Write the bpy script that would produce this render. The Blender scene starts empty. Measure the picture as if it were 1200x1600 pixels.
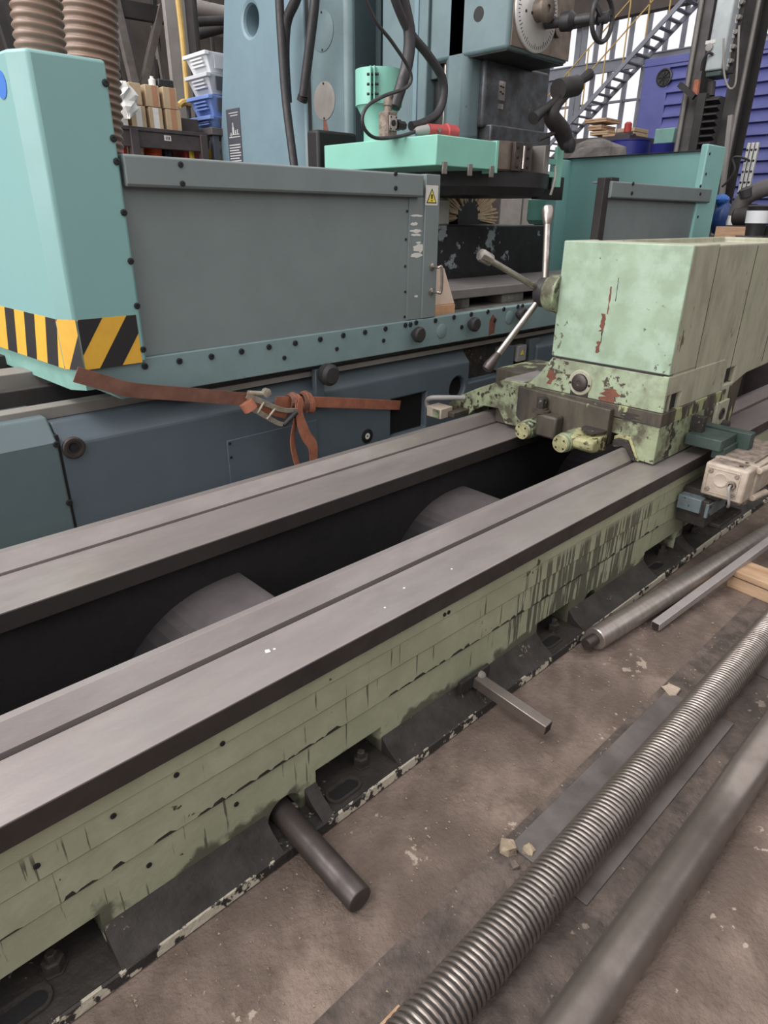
import bpy, bmesh, math, random
from mathutils import Vector, Matrix
random.seed(7)
scene = bpy.context.scene
COL = scene.collection

# ------------------------------------------------------------------ camera
F_PX, PITCH, ROLL, YAW = 1019.43, .425477, .0098936, .8101937
CAM = Vector((0, 0, 1.6))
_f = Vector((math.cos(YAW)*math.cos(PITCH), math.sin(YAW)*math.cos(PITCH), -math.sin(PITCH)))
_r0 = Vector((math.sin(YAW), -math.cos(YAW), 0)); _u0 = _r0.cross(_f)
_r = _r0*math.cos(ROLL) + _u0*math.sin(ROLL); _u = _u0*math.cos(ROLL) - _r0*math.sin(ROLL)
cam_d = bpy.data.cameras.new('camera'); cam = bpy.data.objects.new('camera', cam_d); COL.objects.link(cam)
cam_d.sensor_fit = 'VERTICAL'; cam_d.sensor_height = 36; cam_d.lens = F_PX/1600*36
cam_d.clip_start = .02; cam_d.clip_end = 200
cam.matrix_world = Matrix(((_r.x, _u.x, -_f.x, 0), (_r.y, _u.y, -_f.y, 0), (_r.z, _u.z, -_f.z, 1.6), (0, 0, 0, 1)))
scene.camera = cam

# ------------------------------------------------------------------ world, lights, exposure
world = bpy.data.worlds.new('World'); scene.world = world; world.use_nodes = True
bg = world.node_tree.nodes['Background']; bg.inputs[0].default_value = (1, .985, .98, 1); bg.inputs[1].default_value = 1.0

def area(name, loc, target, sx, sy, power, col=(1, 1, 1)):
    d = bpy.data.lights.new(name, 'AREA'); d.shape = 'RECTANGLE'; d.size = sx; d.size_y = sy; d.energy = power; d.color = col
    o = bpy.data.objects.new(name, d); COL.objects.link(o); o.location = loc
    o.rotation_euler = (Vector(target)-Vector(loc)).to_track_quat('-Z', 'Y').to_euler()
    return o
area('hall_window_light', (-9, 4.5, 4.4), (3, 3.5, 1.2), 13, 5, 750, (1, .98, .96))
area('unseen_top_light', (-3.5, 4.5, 9.5), (5, 3.6, 1.2), 12, 3, 900, (1, .985, .97))  # unseen area light, added to brighten the guard end and upward faces
scene.view_settings.view_transform = 'Standard'; scene.view_settings.look = 'None'
scene.view_settings.exposure = 0.24; scene.view_settings.gamma = 1; scene.view_settings.use_curve_mapping = False

# ------------------------------------------------------------------ helpers
def at(px, py, ax, v):
    """point of the plane ax = v seen at a pixel of the photograph"""
    d = _r*((px-600)/F_PX) - _u*((py-800)/F_PX) + _f
    i = 'xyz'.index(ax)
    return CAM + d*((v-CAM[i])/d[i])

def lin(c):
    return tuple(((v/255)/12.92 if v/255 <= .04045 else ((v/255+.055)/1.055)**2.4) for v in c) + (1,)

class MB:
    def __init__(s): s.v = []; s.f = []
    def add(s, vs, fs):
        n = len(s.v); s.v += [Vector(p) for p in vs]; s.f += [tuple(i+n for i in q) for q in fs]; return s
    def box(s, x0, x1, y0, y1, z0, z1, m=None):
        vs = [Vector((x, y, z)) for x in (x0, x1) for y in (y0, y1) for z in (z0, z1)]
        if m: vs = [m @ p for p in vs]
        return s.add(vs, [(0, 1, 3, 2), (4, 6, 7, 5), (0, 4, 5, 1), (2, 3, 7, 6), (0, 2, 6, 4), (1, 5, 7, 3)])
    def prism(s, poly, ax, a, b):
        """poly: 2D points in the two other axes (x,y,z order), extruded from a to b along ax"""
        n = len(poly)
        def P(p, t):
            return {'x': (t, p[0], p[1]), 'y': (p[0], t, p[1]), 'z': (p[0], p[1], t)}[ax]
        vs = [P(p, a) for p in poly] + [P(p, b) for p in poly]
        fs = [tuple(range(n))[::-1], tuple(range(n, 2*n))] + [(i, (i+1) % n, n+(i+1) % n, n+i) for i in range(n)]
        return s.add(vs, fs)
    def rings(s, rs, closed_ends=True):
        n = len(rs[0]); vs = [p for r in rs for p in r]; fs = []
        for k in range(len(rs)-1):
            for i in range(n): fs.append((k*n+i, k*n+(i+1) % n, (k+1)*n+(i+1) % n, (k+1)*n+i))
        if closed_ends: fs += [tuple(range(n))[::-1], tuple(range((len(rs)-1)*n, len(rs)*n))]
        return s.add(vs, fs)
    def lathe(s, p0, d, prof, n=20, ends=True):
        """prof: (distance along d, radius)"""
        p0 = Vector(p0); d = Vector(d).normalized(); a = d.orthogonal().normalized(); b = d.cross(a)
        return s.rings([[p0+d*t+a*(r*math.cos(2*math.pi*i/n))+b*(r*math.sin(2*math.pi*i/n)) for i in range(n)] for t, r in prof], ends)
    def cyl(s, p0, p1, r, n=16, r1=None):
        p0 = Vector(p0); p1 = Vector(p1)
        return s.lathe(p0, p1-p0, [(0, r), ((p1-p0).length, r if r1 is None else r1)], n)
    def tube(s, pts, r, n=10, sub=6, radii=None):
        P = [Vector(p) for p in pts]
        if sub > 1 and len(P) > 2:
            Q = []; R = []
            for i in range(len(P)-1):
                a, b, c, d = P[max(i-1, 0)], P[i], P[i+1], P[min(i+2, len(P)-1)]
                for k in range(sub):
                    t = k/sub
                    Q.append(.5*((2*b)+(c-a)*t+(2*a-5*b+4*c-d)*t*t+(3*b-a-3*c+d)*t**3))
            Q.append(P[-1]); P = Q
        rs = []; up = None
        for i, p in enumerate(P):
            t = (P[min(i+1, len(P)-1)]-P[max(i-1, 0)]).normalized()
            if up is None: up = t.orthogonal().normalized()
            up = (up - t*up.dot(t)).normalized(); b = t.cross(up)
            rr = r(i/(len(P)-1)) if callable(r) else r
            rs.append([p+up*(rr*math.cos(2*math.pi*k/n))+b*(rr*math.sin(2*math.pi*k/n)) for k in range(n)])
        return s.rings(rs)
    def bar(s, p0, p1, w, h, up=(0, 0, 1)):
        p0 = Vector(p0); p1 = Vector(p1); d = (p1-p0).normalized(); u = Vector(up); a = d.cross(u)
        if a.length < 1e-4: a = d.orthogonal()
        a.normalize(); b = a.cross(d).normalized()
        rs = [[p+a*(w/2*i)+b*(h/2*j) for i, j in ((-1, -1), (1, -1), (1, 1), (-1, 1))] for p in (p0, p1)]
        return s.rings(rs)
    def mesh(s, name, off=Vector((0, 0, 0)), smooth=True, ang=35):
        me = bpy.data.meshes.new(name); me.from_pydata([tuple(p-off) for p in s.v], [], s.f)
        bm = bmesh.new(); bm.from_mesh(me); bmesh.ops.recalc_face_normals(bm, faces=bm.faces); bm.to_mesh(me); bm.free()
        if smooth:
            me.shade_smooth(); me.set_sharp_from_angle(angle=math.radians(ang))
        return me
    def build(s, name, m, parent=None, bevel=0, smooth=True, ang=35, cutters=None):
        off = wpos(parent) if parent else Vector((0, 0, 0))
        if parent is None and s.v:      # a thing of its own: origin at its base
            xs = [p.x for p in s.v]; ys = [p.y for p in s.v]; zs = [p.z for p in s.v]
            off = Vector(((min(xs)+max(xs))/2, (min(ys)+max(ys))/2, min(zs)))
        me = s.mesh(name, off, smooth, ang)
        o = bpy.data.objects.new(name, me); COL.objects.link(o); me.materials.append(m)
        if parent: o.parent = parent
        else: o.location = off
        WP[o.name] = off
        if cutters:
            tmp = []
            for c in cutters:
                cm = c.mesh('cut', off, False); co = bpy.data.objects.new('cut', cm); COL.objects.link(co)
                co.parent = o.parent
                if not parent: co.location = off
                md = o.modifiers.new('b', 'BOOLEAN'); md.operation = 'DIFFERENCE'; md.solver = 'EXACT'; md.object = co; tmp.append(co)
            dg = bpy.context.evaluated_depsgraph_get(); dg.update()
            nm = bpy.data.meshes.new_from_object(o.evaluated_get(dg)); o.modifiers.clear(); o.data = nm
            nm.materials.clear(); nm.materials.append(m)
            if smooth: nm.shade_smooth(); nm.set_sharp_from_angle(angle=math.radians(ang))
            for co in tmp: bpy.data.objects.remove(co)
        if bevel:
            b = o.modifiers.new('bevel', 'BEVEL'); b.width = bevel; b.segments = 2; b.limit_method = 'ANGLE'; b.angle_limit = math.radians(40); b.harden_normals = False
        return o
WP = {}
def wpos(o): return WP.get(o.name, Vector((0, 0, 0)))
def tag(o, label, cat, group=None, kind=None):
    if label: o['label'] = label
    if cat: o['category'] = cat
    if group: o['group'] = group
    if kind: o['kind'] = kind
    return o
def thing(name, label, cat, loc, group=None):
    o = bpy.data.objects.new(name, None); COL.objects.link(o); o.location = loc; o.empty_display_size = .1
    WP[o.name] = Vector(loc); return tag(o, label, cat, group)
def copy_part(src, parent, loc, rot=None, scale=None, name=None):
    """one more object with the mesh of src; loc in world space"""
    o = src.copy(); COL.objects.link(o); o.parent = parent
    o.location = Vector(loc)-wpos(parent)
    if rot is not None: o.rotation_euler = rot
    if scale is not None: o.scale = scale
    if name: o.name = name
    WP[o.name] = Vector(loc)
    return o
def struct(o): o['kind'] = 'structure'; return o

# ------------------------------------------------------------------ materials
def mat(name, col, rough=.5, metal=0, col2=None, scale=6, amt=.5, chip=None, chip_scale=30, chip_t=.72, bump=0, bump_scale=80, stretch=(1, 1, 1), rough_var=.1, spec=.5, col3=None, scale3=14, amt3=.6):
    m = bpy.data.materials.new(name); m.use_nodes = True; nt = m.node_tree; N = nt.nodes; L = nt.links
    b = N['Principled BSDF']; b.inputs['Roughness'].default_value = rough; b.inputs['Metallic'].default_value = metal
    b.inputs['Specular IOR Level'].default_value = spec
    geo = N.new('ShaderNodeNewGeometry'); mp = N.new('ShaderNodeMapping'); mp.inputs['Scale'].default_value = stretch
    L.new(geo.outputs['Position'], mp.inputs['Vector'])
    def noise(sc, det=5, src=mp):
        n = N.new('ShaderNodeTexNoise'); n.inputs['Scale'].default_value = sc; n.inputs['Detail'].default_value = det; n.inputs['Roughness'].default_value = .6
        L.new(src.outputs[0], n.inputs['Vector']); return n
    def mr(src, a, c, d=0, e=1):
        r = N.new('ShaderNodeMapRange'); r.inputs[1].default_value = a; r.inputs[2].default_value = c; r.inputs[3].default_value = d; r.inputs[4].default_value = e
        L.new(src, r.inputs[0]); return r.outputs[0]
    def mix(f, a, c):
        x = N.new('ShaderNodeMix'); x.data_type = 'RGBA'
        if hasattr(f, 'links') or hasattr(f, 'is_linked'): L.new(f, x.inputs[0])
        else: x.inputs[0].default_value = f
        for i, q in ((6, a), (7, c)):
            if isinstance(q, tuple): x.inputs[i].default_value = q
            else: L.new(q, x.inputs[i])
        return x.outputs[2]
    c = lin(col)
    n1 = noise(scale)
    if col2: c = mix(mr(n1.outputs[0], .35, .68, 0, amt), c, lin(col2))
    if col3: c = mix(mr(noise(scale3, 7).outputs[0], .44, .62, 0, amt3), c, lin(col3))
    if chip:
        n2 = noise(chip_scale, 8); n3 = noise(chip_scale*.13, 3)
        ad = N.new('ShaderNodeMath'); ad.operation = 'MULTIPLY_ADD'; L.new(n3.outputs[0], ad.inputs[0]); ad.inputs[1].default_value = .9
        L.new(n2.outputs[0], ad.inputs[2]); ms = mr(ad.outputs[0], chip_t+.40, chip_t+.44)
        c = mix(ms, c, lin(chip))
    if isinstance(c, tuple): b.inputs['Base Color'].default_value = c
    else: L.new(c, b.inputs['Base Color'])
    if rough_var: L.new(mr(n1.outputs[0], .3, .7, max(rough-rough_var, .02), min(rough+rough_var, 1)), b.inputs['Roughness'])
    if bump:
        nb = noise(bump_scale, 4); bp = N.new('ShaderNodeBump'); bp.inputs['Strength'].default_value = bump; bp.inputs['Distance'].default_value = .01
        L.new(nb.outputs[0], bp.inputs['Height']); L.new(bp.outputs[0], b.inputs['Normal'])
    m['nodes_ok'] = 1
    return m

M = {}
M['concrete'] = mat('concrete', (130, 113, 103), .85, 0, (80, 68, 61), 2.2, 1.0, (160, 146, 133), 30, .76, .8, 60, col3=(92, 78, 69), scale3=9, amt3=.85)
M['concrete_dark'] = mat('concrete_dark', (104, 91, 84), .85, 0, (60, 52, 48), 4, .8, (122, 110, 101), 30, .74, .8, 50, col3=(58, 50, 46), scale3=13, amt3=.7)
M['floor_steel'] = mat('floor_steel', (112, 104, 101), .55, .3, (72, 66, 64), 6, .8)
M['way_steel'] = mat('way_steel', (166, 157, 154), .38, .55, (136, 127, 125), 5, .7, None, bump=.05, bump_scale=120, stretch=(.35, 1, 1), rough_var=.1, col3=(146, 137, 135), scale3=16, amt3=.5)
M['rail_dark'] = mat('rail_dark', (78, 72, 70), .5, .5, (58, 53, 51), 8, .7)
M['trough'] = mat('trough', (32, 28, 30), .85, 0, (22, 19, 21), 5, .9, bump=.2)
M['rib'] = mat('rib', (98, 89, 89), .85, 0, (76, 68, 69), 7, .8, (140, 130, 122), 60, .84)
M['oily'] = mat('oily', (54, 48, 44), .7, 0, (32, 28, 26), 10, .9, (120, 112, 100), 60, .76, .4, 60)
M['flange_edge'] = mat('flange_edge', (48, 44, 42), .6, 0, (30, 27, 26), 12, .8, (176, 168, 152), 26, .52, .5, 60)
M['green'] = mat('green', (150, 170, 148), .5, 0, (134, 152, 130), 6, .9, (96, 96, 80), 34, .76, .1, 40, col3=(162, 182, 164), scale3=9, amt3=.8)
M['green_worn'] = mat('green_worn', (152, 166, 134), .5, 0, (122, 124, 98), 7, .9, (58, 51, 44), 26, .64, .2, 40, col3=(80, 75, 61), scale3=11, amt3=.95)
M['green_base'] = mat('green_base', (158, 172, 146), .5, 0, (140, 150, 122), 7, .8, (70, 62, 52), 44, .69, .2, 40, col3=(112, 113, 92), scale3=11, amt3=.6)
M['green_side'] = mat('green_side', (172, 172, 151), .5, 0, (140, 137, 119), 6, .95, (92, 86, 72), 40, .74, .1, 40, stretch=(1, 1, .4), col3=(174, 172, 154), scale3=14, amt3=.7)
M['green_oily'] = mat('green_oily', (84, 78, 66), .55, 0, (48, 42, 38), 9, 1, (150, 156, 114), 14, .62, .3, 40, stretch=(1, 1, .3))
M['yellow_green'] = mat('yellow_green', (172, 170, 128), .5, 0, (140, 136, 98), 12, .9, (74, 64, 50), 40, .66, col3=(112, 104, 78), scale3=20, amt3=.6)
M['rust'] = mat('rust', (120, 74, 58), .8, 0, (90, 58, 48), 30, .8)
M['steel'] = mat('steel', (176, 168, 162), .32, .9, (130, 122, 116), 18, .7)
M['steel_dark'] = mat('steel_dark', (86, 78, 76), .45, .6, (64, 57, 55), 14, .8, rough_var=.1)
M['polished'] = mat('polished', (178, 168, 162), .36, .75, (140, 130, 125), 12, .6, stretch=(3, 1, 1), rough_var=.05)
M['thread'] = mat('thread', (150, 140, 134), .34, .8, (104, 95, 90), 20, .7)
M['tube_steel'] = mat('tube_steel', (146, 136, 130), .38, .75, (112, 102, 97), 7, .8, (84, 75, 70), 20, .80)
M['square_steel'] = mat('square_steel', (176, 168, 166), .5, .4, (150, 142, 140), 12, .6)
M['wood'] = mat('wood', (188, 158, 128), .7, 0, (150, 112, 84), 6, .8, (84, 62, 48), 30, .84, .2, 50, stretch=(4, .6, 4))
M['beige'] = mat('beige', (182, 168, 154), .55, 0, (150, 136, 122), 12, .8, (104, 88, 76), 50, .82, .2, 80)
M['beige_dirty'] = mat('beige_dirty', (150, 136, 124), .6, 0, (96, 82, 74), 26, 1, None, bump=.6, bump_scale=60)
M['blue_green'] = mat('blue_green', (62, 78, 73), .5, 0, (46, 60, 57), 14, .9, (50, 48, 44), 30, .76)
M['pale_blue'] = mat('pale_blue', (112, 124, 128), .5, 0, (88, 98, 102), 14, .8, (54, 52, 50), 30, .78)
M['mint'] = mat('mint', (128, 168, 167), .42, 0, (121, 160, 158), 2, .7)
M['mint_guard'] = mat('mint_guard', (136, 196, 180), .42, 0, (126, 182, 165), 3, .7)
M['mint_end'] = mat('mint_end', (142, 190, 186), .42, 0, (134, 180, 176), 3, .7)
M['mint_worn'] = mat('mint_worn', (128, 170, 160), .5, 0, (112, 150, 142), 6, .8, (70, 78, 74), 50, .86)
M['cover_grey'] = mat('cover_grey', (120, 129, 130), .5, 0, (110, 119, 120), 3, .8, (140, 146, 146), 60, .9)
M['apron'] = mat('apron', (122, 143, 145), .5, 0, (110, 130, 132), 5, .8, (72, 84, 86), 50, .86)
M['base_teal'] = mat('base_teal', (88, 98, 106), .5, 0, (78, 88, 97), 3, .8, (60, 70, 72), 60, .88)
M['base_light'] = mat('base_light', (92, 106, 110), .5, 0, (84, 98, 102), 4, .8)
M['column_blue'] = mat('column_blue', (114, 136, 146), .42, 0, (102, 123, 133), 2.5, .8, (166, 178, 178), 40, .9)
M['column_teal'] = mat('column_teal', (104, 122, 127), .45, 0, (90, 107, 112), 4, .9, (66, 80, 84), 30, .84)
M['column_dark'] = mat('column_dark', (58, 70, 74), .5, 0, (46, 56, 60), 4, .8)  # dark teal with the shade of the column's concave corner in the colour
M['neck_steel'] = mat('neck_steel', (96, 101, 107), .38, .4, (64, 65, 70), 5, .95, (150, 146, 138), 40, .80, col3=(70, 66, 66), scale3=10, amt3=.7)
M['ring_steel'] = mat('ring_steel', (134, 122, 112), .4, .6, (96, 84, 78), 8, .9, (56, 48, 46), 24, .8)
M['black_paint'] = mat('black_paint', (40, 38, 40), .5, 0, (26, 25, 27), 8, .8)
M['black_worn'] = mat('black_worn', (46, 45, 47), .5, 0, (30, 29, 31), 6, .8, (142, 152, 156), 9, .68)
M['slab'] = mat('slab', (124, 118, 116), .6, .2, (102, 96, 96), 4, .8)
M['cast_dirty'] = mat('cast_dirty', (112, 110, 104), .7, .1, (58, 54, 52), 7, 1, (150, 150, 140), 20, .8)
M['black'] = mat('black', (22, 20, 21), .6, rough_var=0)
M['rubber'] = mat('rubber', (52, 49, 51), .5, 0, (38, 35, 37), 20, .7)
M['bolt'] = mat('bolt', (50, 50, 52), .45, .5, rough_var=0)
M['yellow'] = mat('yellow', (222, 172, 62), .5, 0, (206, 154, 52), 12, .6)
M['white'] = mat('white', (214, 212, 206), .6, 0, (196, 192, 186), 12, .6)
M['sticker_yellow'] = mat('sticker_yellow', (222, 200, 74), .5, rough_var=0)
M['label_dark'] = mat('label_dark', (84, 84, 92), .45, .2, (70, 70, 78), 10, .5)
M['label_ink'] = mat('label_ink', (184, 184, 186), .5, rough_var=0)
M['strap'] = mat('strap', (182, 116, 90), .8, 0, (146, 90, 70), 16, .8, bump=.3, bump_scale=300)
M['strap_dirty'] = mat('strap_dirty', (132, 92, 78), .8, 0, (102, 70, 60), 12, .9, bump=.3, bump_scale=300)
M['ratchet'] = mat('ratchet', (188, 180, 164), .45, .4, (140, 124, 110), 20, .8)
M['hose_brown'] = mat('hose_brown', (132, 108, 94), .42, 0, (104, 84, 72), 6, .8)
M['carton'] = mat('carton', (186, 162, 132), .8, 0, (168, 144, 116), 6, .8)
M['tape'] = mat('tape', (176, 128, 98), .5, 0, (160, 112, 84), 20, .6)
M['bin_white'] = mat('bin_white', (216, 218, 222), .5, rough_var=0)
M['bin_grey'] = mat('bin_grey', (186, 188, 194), .5, rough_var=0)
M['bin_blue'] = mat('bin_blue', (118, 142, 200), .5, rough_var=0)
M['bin_dark'] = mat('bin_dark', (70, 72, 82), .6, 0, rough_var=0)
M['bench'] = mat('bench', (70, 60, 60), .6, 0, (50, 44, 46), 10, .7)
M['plastic_film'] = mat('plastic_film', (226, 222, 218), .3, 0, (190, 184, 180), 20, .6)
M['orange'] = mat('orange', (232, 98, 54), .5, rough_var=0)
M['red'] = mat('red', (176, 60, 58), .5, 0, (150, 50, 50), 20, .5)
M['red_plug'] = mat('red_plug', (180, 70, 70), .45, 0, (150, 56, 58), 20, .6)
M['grey_plastic'] = mat('grey_plastic', (150, 146, 144), .5, rough_var=0)
M['lattice'] = mat('lattice', (104, 98, 93), .6, 0, (74, 68, 65), 8, .8)
M['dark_steel'] = mat('dark_steel', (52, 47, 47), .6, .1, (36, 33, 34), 6, .8)
M['pale_steel'] = mat('pale_steel', (142, 137, 133), .5, .1, (124, 118, 112), 6, .8)
M['pole_yellow'] = mat('pole_yellow', (190, 162, 96), .5, 0, (170, 130, 66), 10, .7)
M['wall'] = mat('wall', (84, 76, 71), .85, 0, (64, 57, 54), 1.2, .8)
M['wall_near'] = mat('wall_near', (74, 68, 64), .85, 0, (60, 54, 50), 1.2, .8)
M['container'] = mat('container', (90, 94, 156), .5, 0, (78, 82, 142), 3, .8, (138, 140, 184), 16, .8)
M['girder'] = mat('girder', (134, 136, 146), .6, 0, (112, 114, 122), 3, .6)
M['column_grey'] = mat('column_grey', (92, 88, 88), .6, 0, (66, 62, 62), 5, .8)
M['pendant'] = mat('pendant', (176, 182, 184), .4, .1, (146, 152, 156), 6, .7)
M['drum'] = mat('drum', (46, 52, 132), .4, 0, (38, 42, 112), 6, .6)
M['blue_bag'] = mat('blue_bag', (38, 70, 128), .4, 0, (24, 44, 86), 12, .7)
M['bristle'] = mat('bristle', (204, 182, 150), .8, 0, (168, 144, 116), 20, .9)
M['aluminium'] = mat('aluminium', (206, 204, 202), .4, .4, (180, 178, 176), 10, .5)
M['paper'] = mat('paper', (176, 158, 142), .9, 0, (150, 134, 118), 20, .7)
M['stone'] = mat('stone', (164, 148, 126), .9, 0, (120, 106, 90), 30, .8, bump=.5)
M['logo_blue'] = mat('logo_blue', (58, 110, 190), .5, rough_var=0)
M['plywood'] = mat('plywood', (214, 192, 176), .7, 0, (196, 170, 152), 8, .7)
M['plywood_edge'] = mat('plywood_edge', (206, 160, 122), .7, 0, (180, 134, 100), 12, .7)

# bed paint: green with vertical oil runs in one stretch of the bed and grime
def bed_paint():
    m = mat('bed_paint', (174, 177, 151), .55, 0, (150, 152, 127), 4, .9, (70, 66, 54), 40, .80, .15, 60, col3=(154, 157, 131), scale3=18, amt3=.6)
    nt = m.node_tree; N = nt.nodes; L = nt.links; b = N['Principled BSDF']
    src = b.inputs['Base Color'].links[0].from_socket
    geo = N.new('ShaderNodeNewGeometry'); sp = N.new('ShaderNodeSeparateXYZ'); L.new(geo.outputs['Position'], sp.inputs[0])
    def math_(op, a, c):
        x = N.new('ShaderNodeMath'); x.operation = op; x.use_clamp = False
        for i, q in ((0, a), (1, c)):
            if isinstance(q, (int, float)): x.inputs[i].default_value = q
            else: L.new(q, x.inputs[i])
        return x.outputs[0]
    def mr(s, a, c, d=0, e=1):
        r = N.new('ShaderNodeMapRange'); r.interpolation_type = 'SMOOTHSTEP'
        for i, q in enumerate((a, c, d, e)): r.inputs[i+1].default_value = q
        L.new(s, r.inputs[0]); return r.outputs[0]
    def noise(sc, vec, det=4):
        mp = N.new('ShaderNodeMapping'); mp.inputs['Scale'].default_value = vec; L.new(geo.outputs['Position'], mp.inputs[0])
        n = N.new('ShaderNodeTexNoise'); n.inputs['Scale'].default_value = sc; n.inputs['Detail'].default_value = det; L.new(mp.outputs[0], n.inputs['Vector']); return n.outputs[0]
    runs = noise(1, (48, 48, 2.6), 5)
    region = math_('MULTIPLY', mr(sp.outputs[0], 1.55, 2.05), mr(sp.outputs[0], 3.0, 2.5))
    thr = math_('ADD', runs, math_('MULTIPLY', region, .17))
    thr = math_('ADD', thr, math_('MULTIPLY', noise(3.5, (1, 1, 1), 2), .12))
    runmask = math_('MULTIPLY', mr(thr, .695, .725), mr(sp.outputs[2], .44, .40))
    patch = mr(math_('ADD', noise(7, (1, 1, 1), 6), math_('MULTIPLY', mr(sp.outputs[2], .20, .09), .30)), .70, .78)
    alln = math_('MAXIMUM', runmask, patch)
    x = N.new('ShaderNodeMix'); x.data_type = 'RGBA'; L.new(math_('MULTIPLY', alln, .74), x.inputs[0]); L.new(src, x.inputs[6]); x.inputs[7].default_value = lin((46, 42, 38))
    L.new(x.outputs[2], b.inputs['Base Color'])
    return m
M['bed_paint'] = bed_paint()
def top_lit(name, lit_col, under):  # light on level faces and shade on steep flanks, mixed in by normal
    m = mat(name, lit_col, .85, 0, tuple(v*.82 for v in lit_col), 8, .8, tuple(v*1.4 for v in lit_col), 60, .84)
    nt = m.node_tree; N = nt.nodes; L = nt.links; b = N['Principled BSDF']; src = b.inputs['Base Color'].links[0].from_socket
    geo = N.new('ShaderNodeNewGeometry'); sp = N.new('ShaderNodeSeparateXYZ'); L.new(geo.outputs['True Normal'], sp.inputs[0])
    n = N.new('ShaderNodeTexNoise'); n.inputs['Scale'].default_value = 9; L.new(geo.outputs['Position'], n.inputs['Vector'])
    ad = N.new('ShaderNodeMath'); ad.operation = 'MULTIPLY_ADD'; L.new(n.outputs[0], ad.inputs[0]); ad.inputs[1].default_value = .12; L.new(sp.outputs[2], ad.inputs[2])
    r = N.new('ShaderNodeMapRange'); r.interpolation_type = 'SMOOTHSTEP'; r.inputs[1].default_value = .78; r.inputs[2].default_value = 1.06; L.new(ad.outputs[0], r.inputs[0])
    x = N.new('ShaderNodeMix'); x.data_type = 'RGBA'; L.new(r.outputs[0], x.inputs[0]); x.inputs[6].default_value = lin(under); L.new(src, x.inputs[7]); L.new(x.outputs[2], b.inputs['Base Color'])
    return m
M['rib'] = top_lit('rib', (80, 73, 74), (26, 23, 25))

# glass of the hall windows
g = bpy.data.materials.new('window_glass'); g.use_nodes = True; nt = g.node_tree; nt.nodes.clear()
o_ = nt.nodes.new('ShaderNodeOutputMaterial'); t_ = nt.nodes.new('ShaderNodeBsdfTransparent'); gl = nt.nodes.new('ShaderNodeBsdfGlossy'); mx = nt.nodes.new('ShaderNodeMixShader')
t_.inputs[0].default_value = (.97, .97, 1, 1); gl.inputs['Roughness'].default_value = .1; mx.inputs[0].default_value = .05
nt.links.new(t_.outputs[0], mx.inputs[1]); nt.links.new(gl.outputs[0], mx.inputs[2]); nt.links.new(mx.outputs[0], o_.inputs[0])
M['glass'] = g
M['tarp'] = mat('tarp', (118, 112, 108), .7, 0, (84, 79, 76), 7, .9)

# shared bolt meshes (head pointing -y)
def bolt_mesh(name, r=1.0, h=.5, hexa=False):
    b = MB(); n = 6 if hexa else 12
    b.lathe((0, 0, 0), (0, -1, 0), [(0, r), (h*.8, r), (h, r*.8), (h, r*.45), (h*.6, r*.4)] if not hexa else [(0, r), (h, r), (h, r*.7), (h*1.15, r*.6)], n)
    me = b.mesh(name); return me
BOLT = bolt_mesh('socket_bolt'); HEX = bolt_mesh('hex_bolt', hexa=True)
def bolt(parent, p, r=.012, d=(0, -1, 0), m='bolt', me=None, name='bolt'):
    me = me or BOLT
    key = me.name+m
    if key not in BM:
        c = me.copy(); c.materials.clear(); c.materials.append(M[m]); BM[key] = c
    o = bpy.data.objects.new(name, BM[key]); COL.objects.link(o); o.parent = parent
    o.location = Vector(p)-wpos(parent); o.scale = (r, r, r)
    o.rotation_euler = Vector((0, -1, 0)).rotation_difference(Vector(d)).to_euler()
    return o
BM = {}

# ------------------------------------------------------------------ the hall
fl = struct(MB().add([(-12, -6, 0), (30, -6, 0), (30, 22, 0), (-12, 22, 0)], [(0, 1, 2, 3)]).build('floor', M['concrete'], None, smooth=False))
tag(fl, 'stained brown concrete shop floor', 'floor')
MB().box(.05, 9, .30, .70, .0005, .003).build('floor_channel', M['concrete_dark'], fl, smooth=False)
for x0, x1 in ((-.6, 1.10), ):
    pass
MB().box(1.14, 2.10, .435, .675, .003, .009).build('floor_plate', M['floor_steel'], fl, bevel=.001)
MB().box(2.45, 3.6, .40, .58, .003, .008).build('floor_plate', M['floor_steel'], fl, bevel=.001)

wb = struct(MB().box(-12, 14, 14, 14.2, 0, 9).build('wall_back', M['wall'])); tag(wb, 'dim grey wall at the back of the hall', 'wall')
wn = struct(MB().box(-12, 30, -6.2, -6, 0, 3.4).build('wall_near', M['wall_near'])); tag(wn, 'dark wall on the near side of the hall', 'wall')
# window wall x = 14
XW = 14.0
yl = at(860, 100, 'x', XW).y; yr_ = at(1215, 60, 'x', XW).y
wf = struct(MB().box(XW, XW+.3, yr_-8, yl+.2, 0, 1.0).box(XW, XW+.3, yl+1.2, 14, 0, 9).box(XW, XW+.3, -4, yr_-1.5, 0, 9).build('wall_far', M['wall'])); tag(wf, 'low wall under the tall hall windows', 'wall')
win = struct(thing('window_1', 'tall white glazed hall window behind the yellow-railed stairs', 'window', (XW, (yl+yr_)/2, 1.0)))
fr = []
mull = [862, 903, 929, 955, 981, 1007, 1035, 1061, 1090, 1120, 1150, 1180, 1215]
ys = [at(p, 100, 'x', XW).y for p in mull]
for i, y in enumerate(ys):
    w = .12 if i == 1 else .035
    MB().box(XW-.08, XW+.06, y-w/2, y+w/2, 1, 9).build('mullion', M['girder'], win)
zs = [1.0, at(955, 160, 'x', XW).z, at(955, 104, 'x', XW).z, at(955, 60, 'x', XW).z, 9]
for z in zs[1:2]:
    MB().box(XW-.05, XW+.05, ys[-1], ys[0], z-.018, z+.018).build('transom', M['girder'], win)
for i in range(len(ys)-1):
    for k in range(4):
        MB().box(XW+.0, XW+.02, ys[i+1]+.03, ys[i]-.03, zs[k]+.03, zs[k+1]-.03).build('pane', M['glass'], win, smooth=False)

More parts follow.
